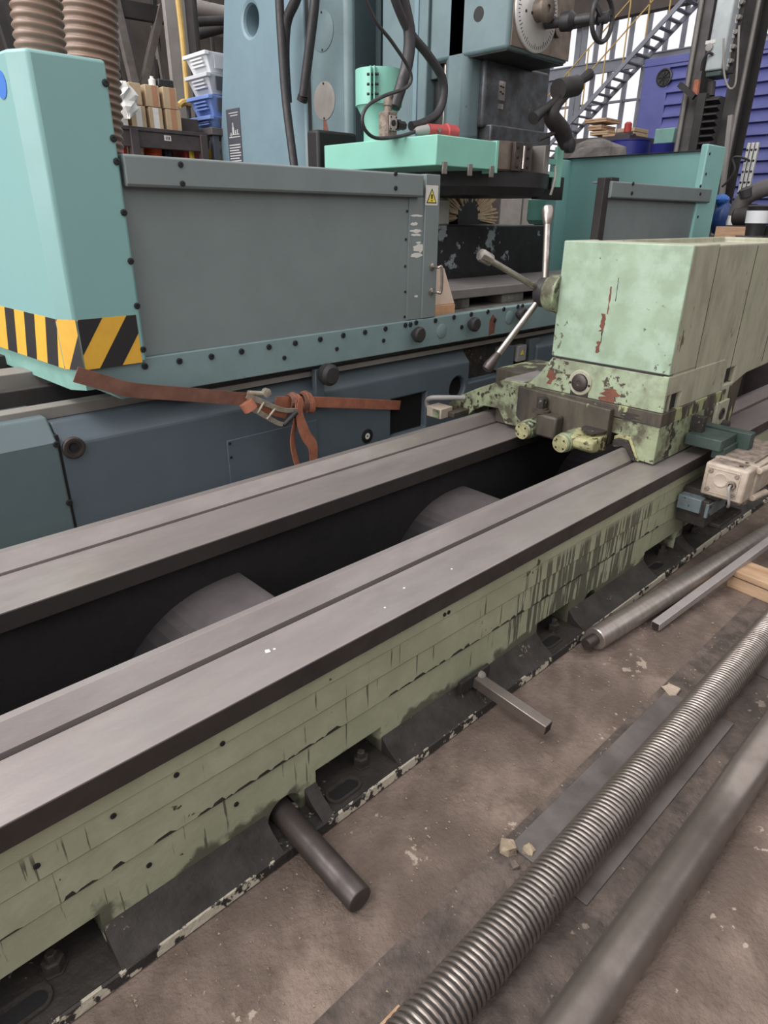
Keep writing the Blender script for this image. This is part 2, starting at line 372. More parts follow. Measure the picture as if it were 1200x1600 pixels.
# ------------------------------------------------------------------ lathe bed in the foreground
X0, X1 = -1.2, 5.7
bed = thing('lathe_bed', 'long green machine bed with two bare steel ways and dark chip trough', 'machine bed', (2, 1.6, 0))
pockets = [(-.35, .209), (.832, 1.094), (1.938, 2.172), (2.83, 3.176), (3.25, 3.6), (4.4, 4.7)]
wall = MB().prism([(1.151, .02), (1.151, .240), (1.146, .248), (1.146, .341), (1.141, .349), (1.141, .428), (1.136, .434), (1.136, .494), (1.40, .494), (1.40, .02)], 'x', X0, X1)
cut = [MB().box(a, b, 1.0, 1.29, .03, .14) for a, b in pockets]
cut += [MB().cyl((.722, 1.0, .062), (.722, 1.33, .062), .058, 24), MB().cyl((2.34, 1.0, .075), (2.34, 1.3, .075), .05, 20)]
big = MB()
for c in cut: big.add(c.v, c.f)
MB.build(wall, 'bed_casting', M['bed_paint'], bed, bevel=.0025, smooth=False, cutters=[big])
tag(bed.children[-1], 'green painted stepped side of the bed', None)
MB().box(X0, X1, 1.90+.05, 2.19, .02, .494).build('bed_casting', M['bed_paint'], bed)
pr = random.Random(21); x = -.3
pe_ = []
while x < 2.9:
    w_ = .02+.05*pr.random(); h_ = .004+.010*pr.random()
    if pr.random() < .75: pe_.append((x, x+w_, h_))
    x += w_
pm = MB()
for a, b, h_ in pe_: pm.prism([(a, .2485), (b, .2485), (b-.25*(b-a), .2485+h_), (a+.2*(b-a), .2485+h_*.7)], 'y', 1.1452, 1.1465)
pm.build('peeled_edge', M['oily'], bed, smooth=False)['kind'] = 'stuff'
# inner skins of the trough
MB().box(X0, X1, 1.40, 1.404, .02, .494).build('trough_lining', M['trough'], bed)
MB().box(X0, X1, 1.946, 1.95, .02, .494).build('trough_lining', M['trough'], bed)
MB().box(X0, X1, 1.404, 1.946, .005, .02).build('trough_floor', M['trough'], bed)
# ways
MB().prism([(1.126, .488), (1.122, .492), (1.122, .5485), (1.1235, .55), (1.299, .55), (1.300, .526), (1.312, .526), (1.3135, .556), (1.35, .605), (1.372, .605), (1.384, .592), (1.384, .488)], 'x', X0, X1).build('front_way', M['way_steel'], bed, bevel=.001, smooth=False)
MB().prism([(1.1205, .489), (1.1205, .5465), (1.1225, .5465), (1.1225, .489)], 'x', X0, X1).build('way_side', M['rail_dark'], bed, smooth=False)
MB().prism([(1.906, .488), (1.906, .549), (1.907, .55), (2.136, .55), (2.137, .526), (2.145, .526), (2.146, .556), (2.178, .605), (2.214, .605), (2.225, .594), (2.225, .488)], 'x', X0, X1).build('rear_way', M['way_steel'], bed, bevel=.001, smooth=False)
MB().box(X0, X1, 1.9035, 1.9065, .488, .546).build('way_side', M['rail_dark'], bed)
MB().box(X0, X1, 1.3002, 1.3118, .5262, .5285).build('groove_shade', M['oily'], bed)  # dark strips painting the shadow line at the foot of the ridges
MB().box(X0, X1, 2.1372, 2.1448, .5262, .5285).build('groove_shade', M['oily'], bed)
# ribs across the trough, sloping towards the near end
for xc in (-.21, 1.10, 2.41, 3.72, 5.03):
    prof = [(xc, .02), (xc, .355), (xc-.008, .362)]+[(xc-.008-.56*k/16, .362-.34*(k/16)**3.0) for k in range(1, 17)]+[(xc-.572, .02)]
    r = MB().prism(prof, 'y', 1.404, 1.946).build('trough_rib', M['rib'], bed, ang=50)
# flange along the floor
fl_cut = MB()
segs = []
last = X0
for a, b in sorted(pockets+[(.655, .79)]):
    segs.append((last, a)); last = b
segs.append((last, X1))
MB().prism([(1.064, 0), (1.058, .006), (1.062, .032), (1.068, .036), (1.30, .036), (1.30, 0)], 'x', X0, X1).build('bed_flange', M['flange_edge'], bed, smooth=False)
for a, b in segs:
    MB().prism([(1.066, .035), (1.085, .047), (1.12, .066), (1.1505, .098), (1.1505, .035)], 'x', a, b).build('flange_fillet', M['oily'], bed)
for a, b in pockets:
    MB().box(a+.001, b-.001, 1.068, 1.289, .0355, .039).build('pocket_floor', M['oily'], bed, smooth=False)
# hold-down bolts and slots in the pockets
for p in ((1.01, 1.155), (.10, 1.175), (2.08, 1.16), (3.06, 1.16), (3.45, 1.16)):
    hb = MB().lathe((p[0], p[1], .037), (0, 0, 1), [(0, .03), (.006, .03), (.006, .024), (.034, .024), (.036, .018), (.036, .013), (.054, .013), (.056, .010)], 6).build('hold_down_bolt', M['oily'], bed, smooth=False)
for p in ((.905, 1.115), (.02, 1.13), (2.00, 1.12), (2.92, 1.12)):
    s = MB(); n = 24
    def oval(k, z): return [(p[0]+(.028 if math.cos(2*math.pi*i/n) > 0 else -.028)+k*math.cos(2*math.pi*i/n), p[1]+k*math.sin(2*math.pi*i/n), z) for i in range(n)]
    s.rings([oval(.034, .0385), oval(.032, .046), oval(.024, .046), oval(.021, .039)], False)
    s.build('slot_rim', M['oily'], bed)
    MB().rings([oval(.021, .0388), oval(.021, .0396)]).build('slot_hole', M['black'], bed)
for x, z in ((.28, .405), (.43, .418), (.55, .438), (.575, .205), (1.35, .45), (1.37, .45), (.12, .39), (.335, .19)):
    bolt(bed, (x, 1.151 if z < .24 else (1.146 if z < .345 else (1.141 if z < .43 else 1.136)), z), .007, me=BOLT, name='plug')
# small chips left lying on the ways
for i, (x, y, s) in enumerate(((.755, 1.235, .008), (.775, 1.232, .004), (1.25, 1.22, .004), (1.13, 1.18, .0035), (1.45, 1.2, .0035))):
    tag(MB().prism([(x-s, y-s*.6), (x+s*.7, y-s), (x+s, y+s*.5), (x-s*.3, y+s)], 'z', .5502, .5502+s*.3).build('metal_chip', M['white'], None, smooth=False),
        ['larger pale square chip on the flat front way', 'small pale flake beside the square chip on the front way', 'tiny pale speck on the middle of the front way', 'tiny pale speck near the edge of the front way', 'tiny pale speck on the front way nearest the headstock'][i], 'metal chip', 'chips on the front way')

# round bar through the bed
rb = thing('round_bar', 'thick dark steel round bar sticking out of the bed over the floor', 'steel bar', (.716, 1.0, .006))
MB().lathe((.724, 1.36, .052), (-.013, -.54, -.008), [(0, .036), (.536, .036), (.5405, .0335)], 32).build('bar', M['steel_dark'], rb)
MB().lathe((.724, 1.36, .052), (-.013, -.54, -.008), [(.5395, .0352), (.5412, .0335), (.5412, .001)], 32).build('cut_face', M['steel_dark'], rb)
# square bar with plate
sb = thing('square_tube', 'short steel square tube with end plate against the green bed', 'steel tube', (1.53, .98, .04))
a = Vector((1.527, 1.12, .105)); b_ = Vector((1.538, .825, .075))
MB().bar(a, b_, .042, .042).build('tube', M['tube_steel'], sb, bevel=.003)
MB().bar(b_+(b_-a).normalized()*-.004, b_+(b_-a).normalized()*.0008, .034, .034).build('tube_bore', M['black'], sb)
MB().box(1.44, 1.60, 1.118, 1.134, .085, .135).build('end_plate', M['oily'], sb, bevel=.002)
MB().lathe((1.54, 1.112, .122), (0, -1, .3), [(0, .018), (.012, .014), (.016, .005)], 10).build('weld', M['pale_steel'], sb)
MB().bar((1.527, 1.10, .036), (1.527, 1.10, .09), .03, .03).build('prop', M['oily'], sb)

# ------------------------------------------------------------------ things lying on the floor
def screw_mesh(name, p0, p1, r, depth, pitch, n=20, per=6):
    p0 = Vector(p0); p1 = Vector(p1); d = (p1-p0); Ln = d.length; d.normalize(); a = d.orthogonal().normalized(); b = d.cross(a)
    cnt = int(Ln/pitch*per); mb = MB(); rs = []
    for k in range(cnt+1):
        t = k/per; ring = []
        for i in range(n):
            ph = (t - i/n) % 1.0
            rr = r if ph < .45 else (r-depth*(ph-.45)/.12 if ph < .57 else (r-depth if ph < .88 else r-depth*(1-ph)/.12))
            th = 2*math.pi*i/n
            ring.append(p0+d*(t*pitch)+a*(rr*math.cos(th))+b*(rr*math.sin(th)))
        rs.append(ring)
    mb.rings(rs); return mb
sc = thing('lead_screw', 'long threaded steel lead screw lying on the floor', 'lead screw', (1.5, .53, 0))
screw_mesh('thread', (.15, .505, .062), (4.2, .553, .062), .060, .0065, .0158, 28, 8).build('thread', M['thread'], sc, ang=60)
MB().cyl((.15, .505, .062), (4.2, .553, .062), .0562, 28).build('groove_grease', M['oily'], sc)
MB().lathe((4.2, .553, .062), (1, .012, 0), [(0, .05), (.1, .05), (.1, .04), (.25, .04)], 24).build('journal', M['steel'], sc)
for x in (.6, 3.9): MB().box(x-.03, x+.03, .45, .60, .0, .006).build('shim', M['wood'], sc)
tb = thing('steel_shaft', 'smooth grey steel shaft on the floor nearest the camera', 'steel shaft', (1.5, .31, 0))
MB().lathe((.3, .295, .056), (1, .012, 0), [(0, .05), (.004, .0535), (1.22, .0535), (1.222, .0525), (1.50, .0525), (1.502, .0538), (5.0, .0538)], 40).build('shaft', M['tube_steel'], tb)
ps = thing('polished_shaft', 'polished bright round shaft with stub end beside the bed foot', 'steel shaft', (2.8, .93, 0))
d = Vector((3.42-2.13, .90-1.005, .0)); d.normalize()
MB().lathe((2.135, 1.000, .050), d, [(0, .030), (.0, .044), (.004, .0475), (2.6, .0475)], 40).build('shaft', M['polished'], ps)
MB().lathe((2.135, 1.000, .050), -d, [(-.01, .024), (.055, .024), (.060, .021)], 24).build('stub', M['steel_dark'], ps)
qb = thing('square_steel_bar', 'thin bright square steel bar resting on the wooden block', 'steel bar', (2.9, .83, 0))
p0 = at(1024, 978, 'z', .028); p1 = at(1200, 848, 'z', .135); p2 = p0+(p1-p0)*1.5
MB().bar(p0, p2, .038, .034).build('bar', M['square_steel'], qb, bevel=.002)
dd = (p0-p1).normalized(); MB().bar(p0-dd*.002, p0+dd*.001, .032, .028).build('cut_end', M['steel_dark'], qb)
wk = thing('wooden_block', 'pale wooden block lying under the square steel bar', 'wood block', (3.1, .6, 0))
mr_ = Matrix.Translation((3.055, .80, 0)) @ Matrix.Rotation(math.radians(-6), 4, 'Z')
MB().box(0, .15, -.55, .03, 0, .095, mr_).build('block', M['wood'], wk, bevel=.004)
MB().box(-.0012, .0, -.5, .02, .062, .066, mr_).build('saw_cut', M['bench'], wk)
def scrap(name, c, r, m, label, cat, h=.004, seed=1, grp=None):
    rnd = random.Random(seed); n = 9
    pl = [(c[0]+r*(.6+.5*rnd.random())*math.cos(2*math.pi*i/n), c[1]+r*(.6+.5*rnd.random())*math.sin(2*math.pi*i/n)) for i in range(n)]
    mb = MB(); lo = [(x, y, c[2]) for x, y in pl]; hi = [(c[0]+(x-c[0])*.9, c[1]+(y-c[1])*.9, c[2]+h*(.4+.9*rnd.random())) for x, y in pl]
    mb.rings([lo, hi]); return tag(mb.build(name, M[m], None, smooth=False), label, cat, grp)
scrap('paper_scrap', (2.115, .665, .0095), .038, 'paper', 'torn brown paper scrap on floor beside the lead screw', 'paper scrap', .005, 3)
cs = [(1.125, .672, .03, .02), (1.16, .628, .022, .016), (1.098, .630, .016, .01), (1.075, .60, .014, .008), (1.13, .60, .012, .008)]
cl = ['largest pale broken concrete lump at the end of the floor plate', 'second pale concrete lump touching the floor plate', 'small grey concrete crumb near the pale lumps', 'dark crumb left of the lead screw among debris', 'flat crumb between the pale lumps and screw']
for i, (x, y, r, h) in enumerate(cs):
    scrap('concrete_lump', (x, y, .004), r, 'stone' if i < 2 else 'concrete_dark', cl[i], 'rubble', h, 10+i, 'rubble at the end of the floor plate')
gr = MB(); rnd = random.Random(5)
for i in range(900):
    x = .2+3.2*rnd.random()**1.2; y = .62+.42*rnd.random() if rnd.random() < .8 else .30+.15*rnd.random(); s = .001+.0035*rnd.random()**3
    th = rnd.random()*3
    gr.add([(x+s*math.cos(th+k*2.1), y+s*1.3*math.sin(th+k*2.1), .0032) for k in range(3)]+[(x, y, .0032+s*.8)], [(0, 1, 3), (1, 2, 3), (2, 0, 3), (0, 2, 1)])
tag(gr.build('floor_grit', M['stone'], None, smooth=False), 'fine pale grit scattered over the concrete floor', 'grit', None, 'stuff')

# ------------------------------------------------------------------ headstock on the bed
XF = 2.879; YR = 1.212; YL = 1.822
hs = thing('headstock', 'pale green box-shaped machine headstock standing across the bed ways', 'headstock', (3.4, 1.55, .55))
side_cut = [MB().box(2.95, 3.035, 1.1, 1.30, .765, .878), MB().box(3.56, 3.68, 1.1, 1.35, .825, .905)]
# body behind the front cover, open tray on top
body = MB().prism([(2.93, .735), (2.93, 1.50), (4.75, 1.50), (4.75, .87), (3.86, .845), (3.66, .80), (3.66, .735)], 'y', YR+.004, YL-.01)
body.build('housing', M['green_side'], hs, bevel=.008, smooth=False, cutters=side_cut+[MB().box(3.05, 4.68, 1.25, 1.79, 1.47, 1.6)])
fc = MB().box(XF+.004, 3.145, YR, YL, .972, 1.505).build('front_cover', M['green_side'], hs, bevel=.006, cutters=[MB().box(3.05, 3.3, 1.25, 1.79, 1.47, 1.6)])
MB().box(XF, XF+.012, YR+.001, YL-.001, .9725, 1.5045).build('front_panel', M['green'], hs, bevel=.005)
MB().box(XF, 3.0, YR+.03, YL-.03, .964, .9735).build('cover_joint', M['oily'], hs)
MB().prism([(YR, .80), (YR, .966), (1.815, .966), (1.875, .88), (1.935, .815), (1.935, .80)], 'x', XF+.005, 3.50).build('base', M['green_side'], hs, bevel=.006, smooth=False,
    cutters=[MB().box(2.895, 3.04, 1.1, 1.30, .765, .878)])
MB().prism([(YR+.001, .801), (YR+.001, .965), (1.814, .965), (1.874, .88), (1.934, .815), (1.934, .801)], 'x', XF, XF+.012).build('base_front', M['green_base'], hs, bevel=.004, smooth=False)
MB().prism([(YR-.003, .735), (YR-.003, .80), (1.96, .80), (1.96, .755)], 'x', XF-.006, 3.60).build('saddle_plate', M['green_oily'], hs, bevel=.004, smooth=False)
MB().box(2.90, 3.036, 1.232, 1.299, .766, .877).build('recess_shade', M['black'], hs); MB().box(3.565, 3.655, 1.232, 1.34, .83, .90).build('recess_shade', M['black'], hs)  # black fill painting the dark inside of the side recesses
# seam and door lines of the side
MB().box(3.148, 3.152, YR+.0025, YR+.005, .95, 1.49).build('seam', M['oily'], hs)
MB().box(3.60, 3.604, YR+.0025, YR+.005, .88, 1.49).build('seam', M['oily'], hs)
MB().box(4.06, 4.064, YR+.0025, YR+.005, .88, 1.49).build('seam', M['oily'], hs)
# rust scars on the front cover
def scar(pts, x, m, nm='paint_scar'):
    mb = MB(); mb.prism(pts, 'x', x-.0006, x+.001); return mb.build(nm, M[m], hs, smooth=False)
def jag(y0, y1, z0, z1, n, seed):
    r = random.Random(seed); L_ = []; R_ = []
    for i in range(n+1):
        z = z0+(z1-z0)*i/n; w = (y1-y0)*(.3+.7*r.random())/2; c = (y0+y1)/2+(r.random()-.5)*(y1-y0)*.3
        L_.append((c-w, z)); R_.append((c+w, z))
    return L_+R_[::-1]
scar(jag(1.562, 1.588, 1.02, 1.075, 6, 1), XF, 'rust'); scar(jag(1.553, 1.582, 1.12, 1.20, 7, 2), XF, 'rust'); scar(jag(1.545, 1.556, 1.20, 1.32, 9, 3), XF, 'rust')
scar(jag(1.560, 1.568, 1.075, 1.12, 4, 4), XF, 'oily'); scar(jag(1.518, 1.523, 1.26, 1.36, 5, 6), XF, 'oily')
scar(jag(1.43, 1.53, .802, .868, 8, 5), XF, 'rust'); scar(jag(1.78, 1.84, .83, .90, 6, 8), XF, 'rust'); scar(jag(1.31, 1.42, .738, .775, 8, 9), XF-.006, 'oily')
# round plug in its flange
pl = MB().lathe((XF+.002, 1.640, .868), (-1, 0, 0), [(0, .062), (.006, .062), (.009, .058), (.009, .044), (.004, .042)], 32).build('plug_flange', M['green_side'], hs)
MB().lathe((XF+.002, 1.640, .868), (-1, 0, 0), [(0, .041), (.018, .041), (.021, .036), (.021, .012), (.019, .010), (.019, .001)], 28).build('plug', M['steel_dark'], pl)
for s in (-1, 1): bolt(hs, (XF-.007, 1.64+s*.052, .862), .006, (-1, 0, 0))
MB().box(XF-.003, XF+.01, 1.59, 1.69, .792, .835).build('plug_foot', M['oily'], hs, bevel=.004)
# front right leg with the V wiper over the ridge
leg = MB().prism([(YR, .557), (YR, .737), (1.50, .737), (1.50, .66), (1.43, .66), (1.388, .66), (1.36, .655), (1.30, .56)], 'x', XF+.0, 3.50)
leg.build('front_leg', M['green_worn'], hs, bevel=.004, smooth=False)
w = MB().prism([(1.292, .555), (1.322, .555), (1.358, .611), (1.374, .611), (1.39, .60), (1.42, .60), (1.42, .63), (1.395, .645), (1.345, .645)], 'x', XF-.016, XF+.004)
w.build('way_wiper', M['oily'], hs, bevel=.003, smooth=False)
w = MB().prism([(1.28, .556), (1.293, .556), (1.346, .645), (1.396, .645), (1.42, .632), (1.42, .65), (1.40, .662), (1.338, .662)], 'x', XF-.006, XF+.004)
w.build('wiper_clamp', M['yellow_green'], hs, bevel=.002, smooth=False)
# middle of the saddle between the ways
MB().prism([(1.44, .60), (1.44, .78), (1.97, .80), (1.97, .64), (1.895, .58), (1.66, .57), (1.50, .57)], 'x', XF-.045, 3.5).build('saddle_body', M['green_oily'], hs, bevel=.006, smooth=False)
MB().box(XF-.11, XF-.04, 1.68, 1.80, .585, .70).build('clamp_block', M['green_oily'], hs, bevel=.012)
nose = MB().prism([(XF-.14, .585), (XF-.16, .60), (XF-.16, .645), (XF-.02, .665), (XF-.02, .57)], 'y', 1.44, 1.60).build('clamp_nose', M['yellow_green'], hs, bevel=.012, smooth=False)
for y, z, xx in ((1.85, .603, XF-.12), (1.595, .607, XF-.165)):
    c = MB().lathe((xx+.12, y, z), (-1, 0, 0), [(0, .05), (.1, .05), (.11, .048), (.12, .048), (.122, .045), (.142, .045), (.145, .042)], 28).build('clamp_cylinder', M['green_worn'], hs)
    e = MB().lathe((xx-.0245, y, z), (-1, 0, 0), [(0, .043), (.006, .041)], 28).build('end_cap', M['yellow_green'], c)
    for k in range(4):
        th = math.pi/4+k*math.pi/2; bolt(hs, (xx-.030, y+.028*math.cos(th), z+.028*math.sin(th)), .005, (-1, 0, 0))
b1 = MB().lathe((XF-.07, 1.80, .70), (0, 0, 1), [(0, .045), (.012, .045), (.012, .032), (.022, .032)], 20).build('clamp_washer', M['green_oily'], hs)
MB().lathe((XF-.07, 1.80, .722), (0, 0, 1), [(0, .026), (.05, .026), (.053, .02)], 6).build('clamp_nut', M['oily'], hs, smooth=False)
MB().lathe((XF-.06, 1.50, .668), (0, 0, 1), [(0, .06), (.01, .06), (.012, .05)], 22).build('clamp_washer', M['oily'], hs)
# arm over the rear way
arm = MB().prism([(1.90, .60), (1.985, .575), (2.045, .575), (2.10, .648), (2.20, .643), (2.275, .60), (2.30, .57), (2.44, .575), (2.46, .60), (2.40, .655), (2.254, .731), (2.07, .815), (1.90, .815)], 'x', 2.85, 3.15)
arm.build('saddle_arm', M['green_worn'], hs, bevel=.006, smooth=False)
MB().box(2.853, 3.14, 1.95, 2.07, .812, .820).build('arm_top', M['pale_steel'], hs, bevel=.003)
MB().box(3.10, 3.50, 1.86, 2.32, .62, .80).build('rear_bridge', M['green_oily'], hs, bevel=.006)
MB().box(XF+.02, 3.50, 2.0, 2.15, .556, .63).build('rear_shoe', M['green_oily'], hs, bevel=.004)
MB().box(2.95, 3.4, 2.24, 2.33, .50, .62).build('rear_shoe', M['green_oily'], hs, bevel=.004)
# limit switch with its conduit on the arm
ls = thing('limit_switch', 'small dirty pale switch box with bent grey cable at the rear way', 'switch box', (2.72, 2.42, .55))
MB().box(2.66, 2.76, 2.345, 2.455, .567, .628).build('switch_body', M['beige'], ls, bevel=.006)
MB().box(2.652, 2.664, 2.355, 2.40, .575, .62).build('switch_cover', M['green_worn'], ls, bevel=.003)
MB().tube([(2.84, 2.33, .665), (2.74, 2.39, .672), (2.69, 2.45, .667), (2.70, 2.488, .64), (2.71, 2.488, .605), (2.715, 2.455, .59)], .0135, 12).build('conduit', M['grey_plastic'], ls)
MB().box(2.72, 2.86, 2.30, 2.36, .575, .605).build('switch_bracket', M['green_oily'], ls, bevel=.004)
# star handle on the far side
sh = thing('star_handle', 'three bright steel levers on a dark hub at the headstock side', 'hand lever', (2.90, 1.88, 1.26))
C0 = Vector((2.925, 1.815, 1.262))
MB().lathe(C0, (0, 1, 0), [(0, .098), (.012, .098), (.014, .090), (.075, .086), (.085, .08)], 32).build('boss', M['green_worn'], sh)
MB().lathe(C0, (0, 1, 0), [(.08, .073), (.135, .070), (.145, .06), (.146, .02)], 32).build('hub', M['rubber'], sh)
for i, e in enumerate(((2.525, 2.03, 1.445), (3.03, 2.03, 1.632), (2.66, 2.03, .925))):
    e = Vector(e); s = C0+Vector((0, .115, 0)); dv = (e-s).normalized(); s = s+dv*.06
    lv = MB().cyl(s, e, .0165 if i else .0145, 16).build('lever', M['steel'], sh)
    Ln = .085
    prof = [[(0, .016), (.004, .027), (.06, .029), (.07, .026), (.072, .005)], [(0, .016), (.02, .024), (.07, .031), (.088, .026), (.093, .01)], [(0, .016), (.02, .02), (.075, .0285), (.1, .025), (.108, .01)]][i]
    MB().lathe(e-dv*.07, dv, prof, 18).build('lever_knob', M['steel' if i < 2 else 'steel_dark'], lv)

# rear right foot of the headstock, brackets, name disc
MB().box(3.50, 3.655, YR-.012, 1.30, .615, .742).build('side_plate', M['green_side'], hs, bevel=.004)
MB().lathe((3.575, YR-.012, .675), (0, -1, 0), [(0, .03), (.006, .03), (.006, .020), (.001, .019)], 24).build('side_ring', M['rubber'], hs)
MB().prism([(3.66, .56), (3.66, .83), (3.84, .845), (3.80, .56)], 'y', YR+.01, 1.42).build('rear_leg', M['green_oily'], hs, bevel=.006, smooth=False)
MB().lathe((3.63, YR-.01, .605), (0, -1, 0), [(0, .026), (.03, .026), (.034, .02)], 14).build('clamp_screw', M['oily'], hs)
br = thing('stop_bracket', 'oily dark teal angle bracket between headstock and beige box', 'bracket', (3.33, 1.15, .55))
MB().box(3.16, 3.34, 1.03, 1.20, .60, .655).build('bracket_arm', M['blue_green'], br, bevel=.004)
MB().box(3.36, 3.42, .97, 1.20, .552, .66).build('bracket_plate', M['blue_green'], br, bevel=.004)
MB().box(3.20, 3.36, 1.02, 1.08, .552, .61).build('bracket_leg', M['blue_green'], br, bevel=.004)
MB().box(3.22, 3.26, 1.15, 1.215, .65, .73).build('bracket_lug', M['oily'], br, bevel=.004)

# beige cast box
bb = thing('junction_box', 'dirty beige cast junction box mounted beside the green bed', 'junction box', (3.3, .95, .40))
BX0, BX1, BY0, BY1, BZ0, BZ1 = 3.06, 3.62, .855, 1.045, .415, .575
MB().box(BX0, BX0+.12, BY0, BY1, BZ0, BZ1).build('head', M['beige'], bb, bevel=.01)
MB().box(BX0+.12, BX1, BY0+.004, BY1-.01, BZ0+.005, BZ1-.01).build('body', M['beige'], bb, bevel=.006)
MB().box(BX0+.02, BX1-.02, BY0+.03, BY1-.02, BZ1-.006, BZ1+.003).build('top_plate', M['beige_dirty'], bb, bevel=.003)
def outline(y0, y1, z0, z1, x, w=.004):
    m_ = MB()
    for a, b2, c, d2 in ((y0, y1, z0, z0+w), (y0, y1, z1-w, z1), (y0, y0+w, z0, z1), (y1-w, y1, z0, z1)): m_.box(x-.003, x+.002, a, b2, c, d2)
    return m_
outline(BY0+.03, BY1-.015, BZ0+.02, BZ1-.02, BX0).build('cast_rim', M['beige'], bb, bevel=.001)
MB().lathe((BX0+.001, .965, .505), (-1, 0, 0), [(0, .034), (.004, .034), (.005, .03), (.003, .027), (.003, .001)], 24).build('cast_boss', M['beige'], bb)
g_ = MB().lathe((BX0+.002, .915, .495), (-1, 0, 0), [(0, .022), (.014, .02), (.014, .011), (.002, .011)], 18).build('cable_gland', M['beige_dirty'], bb)
MB().tube([(BX0-.005, .915, .495), (BX0-.03, .913, .487), (BX0-.03, .905, .45), (BX0-.02, .90, .41), (BX0+.01, .91, .385)], .006, 8).build('wire', M['grey_plastic'], bb)
for y, z in ((BY0+.045, BZ1-.035), (BY1-.03, BZ1-.035), (BY0+.045, BZ0+.035), (BY1-.03, BZ0+.035)):
    bolt(bb, (BX0, y, z), .011, (-1, 0, 0), 'beige_dirty')
MB().box(BX0+.10, BX0+.135, BY0-.008, BY1, BZ0-.005, BZ1+.004).build('flange', M['beige'], bb, bevel=.004)
for z in (BZ0+.012, BZ1-.016):
    t = MB().lathe((BX0+.09, BY0-.012, z), (1, -.12, 0), [(0, .012), (.004, .015), (.13, .015), (.132, .011)], 16).build('tie_sleeve', M['beige'], bb)
    MB().lathe((BX0+.09, BY0-.012, z), (1, -.12, 0), [(.13, .012), (.136, .012)], 12).build('sleeve_end', M['steel_dark'], t)
bolt(bb, (BX0+.22, BY0+.06, BZ1-.005), .012, (0, 0, 1), 'steel_dark')
for x in (BX0+.04, BX0+.11, BX0+.5): bolt(bb, (x, BY0+.05, BZ1+.002), .009, (0, 0, 1), 'steel_dark')
# bracket with pale blue plate below it
mbk = thing('box_bracket', 'dark bracket with pale blue plate carrying the beige junction box', 'bracket', (3.2, 1.03, .25))
MB().box(3.10, 3.60, .96, 1.132, .385, .418).build('shelf', M['oily'], mbk, bevel=.004)
MB().box(3.05, 3.30, .985, 1.00, .305, .375).build('blue_plate', M['pale_blue'], mbk, bevel=.003)
MB().box(3.04, 3.10, 1.02, 1.13, .32, .39).build('blue_block', M['pale_blue'], mbk, bevel=.004)
MB().box(3.06, 3.34, .99, 1.13, .25, .385).build('bracket_body', M['oily'], mbk, bevel=.004)
MB().box(3.14, 3.42, .945, 1.13, .235, .255).build('drip_tray', M['oily'], mbk, bevel=.004)
for x, z in ((3.07, .318), (3.28, .318), (3.07, .362), (3.28, .362)): bolt(mbk, (x, .985, z), .008)
MB().lathe((3.36, .97, .30), (0, 0, 1), [(0, .03), (.05, .03), (.05, .04), (.075, .04)], 14).build('fitting', M['beige_dirty'], mbk)
MB().lathe((3.43, .96, .285), (0, -.2, 1), [(0, .022), (.06, .022), (.06, .03), (.085, .03)], 6).build('fitting', M['beige_dirty'], mbk)

# ------------------------------------------------------------------ the teal grinding machine: base
gb = thing('grinding_machine', 'long grey-teal base of the grinding machine behind the bed', 'grinding machine', (3, 3.3, 0))
bcut = MB(); bcut.box(2.60, 2.90, 2.5, 3.3, .40, .625)
bcut2 = MB().cyl((3.19, 2.5, .60), (3.19, 3.0, .60), .075, 28)
bcut3 = MB().box(3.30, 4.05, 2.5, 2.74, .62, .83)
MB().prism([(2.68, .0), (2.68, .755), (2.755, .835), (3.95, .835), (3.95, 0)], 'x', .765, 6.6).build('base_casting', M['base_teal'], gb, bevel=.01, smooth=False, cutters=[bcut, bcut2, bcut3])
MB().prism([(2.672, .0), (2.672, .775), (2.745, .862), (3.95, .862), (3.95, 0)], 'x', -3.0, .757).build('end_cover', M['base_light'], gb, bevel=.008, smooth=False)
MB().box(.755, .768, 2.682, 3.9, 0, .80).build('joint_gap', M['black'], gb)
po = MB().lathe((.815, 2.681, .738), (0, -1, 0), [(0, .045), (.008, .045), (.012, .040), (.012, .030), (.004, .028), (.004, .02), (-.01, .018)], 30).build('sight_port', M['steel_dark'], gb)
MB().lathe((.815, 2.679, .738), (0, -1, 0), [(0, .018), (.006, .016), (.006, .001)], 18).build('port_glass', M['black'], po)
for p in ((88, 694), (108, 785)): bolt(gb, at(p[0], p[1], 'y', 2.671), .013)
pd = MB().box(1.505, 2.05, 2.676, 2.684, .25, .615).build('access_door', M['base_teal'], gb, bevel=.003)
for z in (.60, .53): bolt(gb, (1.52, 2.676, z), .007)
lg = MB().lathe((2.41, 2.681, .447), (0, -1, 0), [(0, .042), (.004, .042), (.005, .040), (.005, .001)], 30).build('maker_disc', M['black'], gb)
MB().lathe((2.41, 2.677, .447), (0, -1, 0), [(0, .018), (.0015, .018), (.0015, .006), (.0005, .005)], 24).build('disc_centre', M['white'], lg)
lgl = MB()
MB().lathe((2.41, 2.677, .447), (0, -1, 0), [(0, .006), (.002, .005)], 12).build('disc_dot', M['black'], lg)
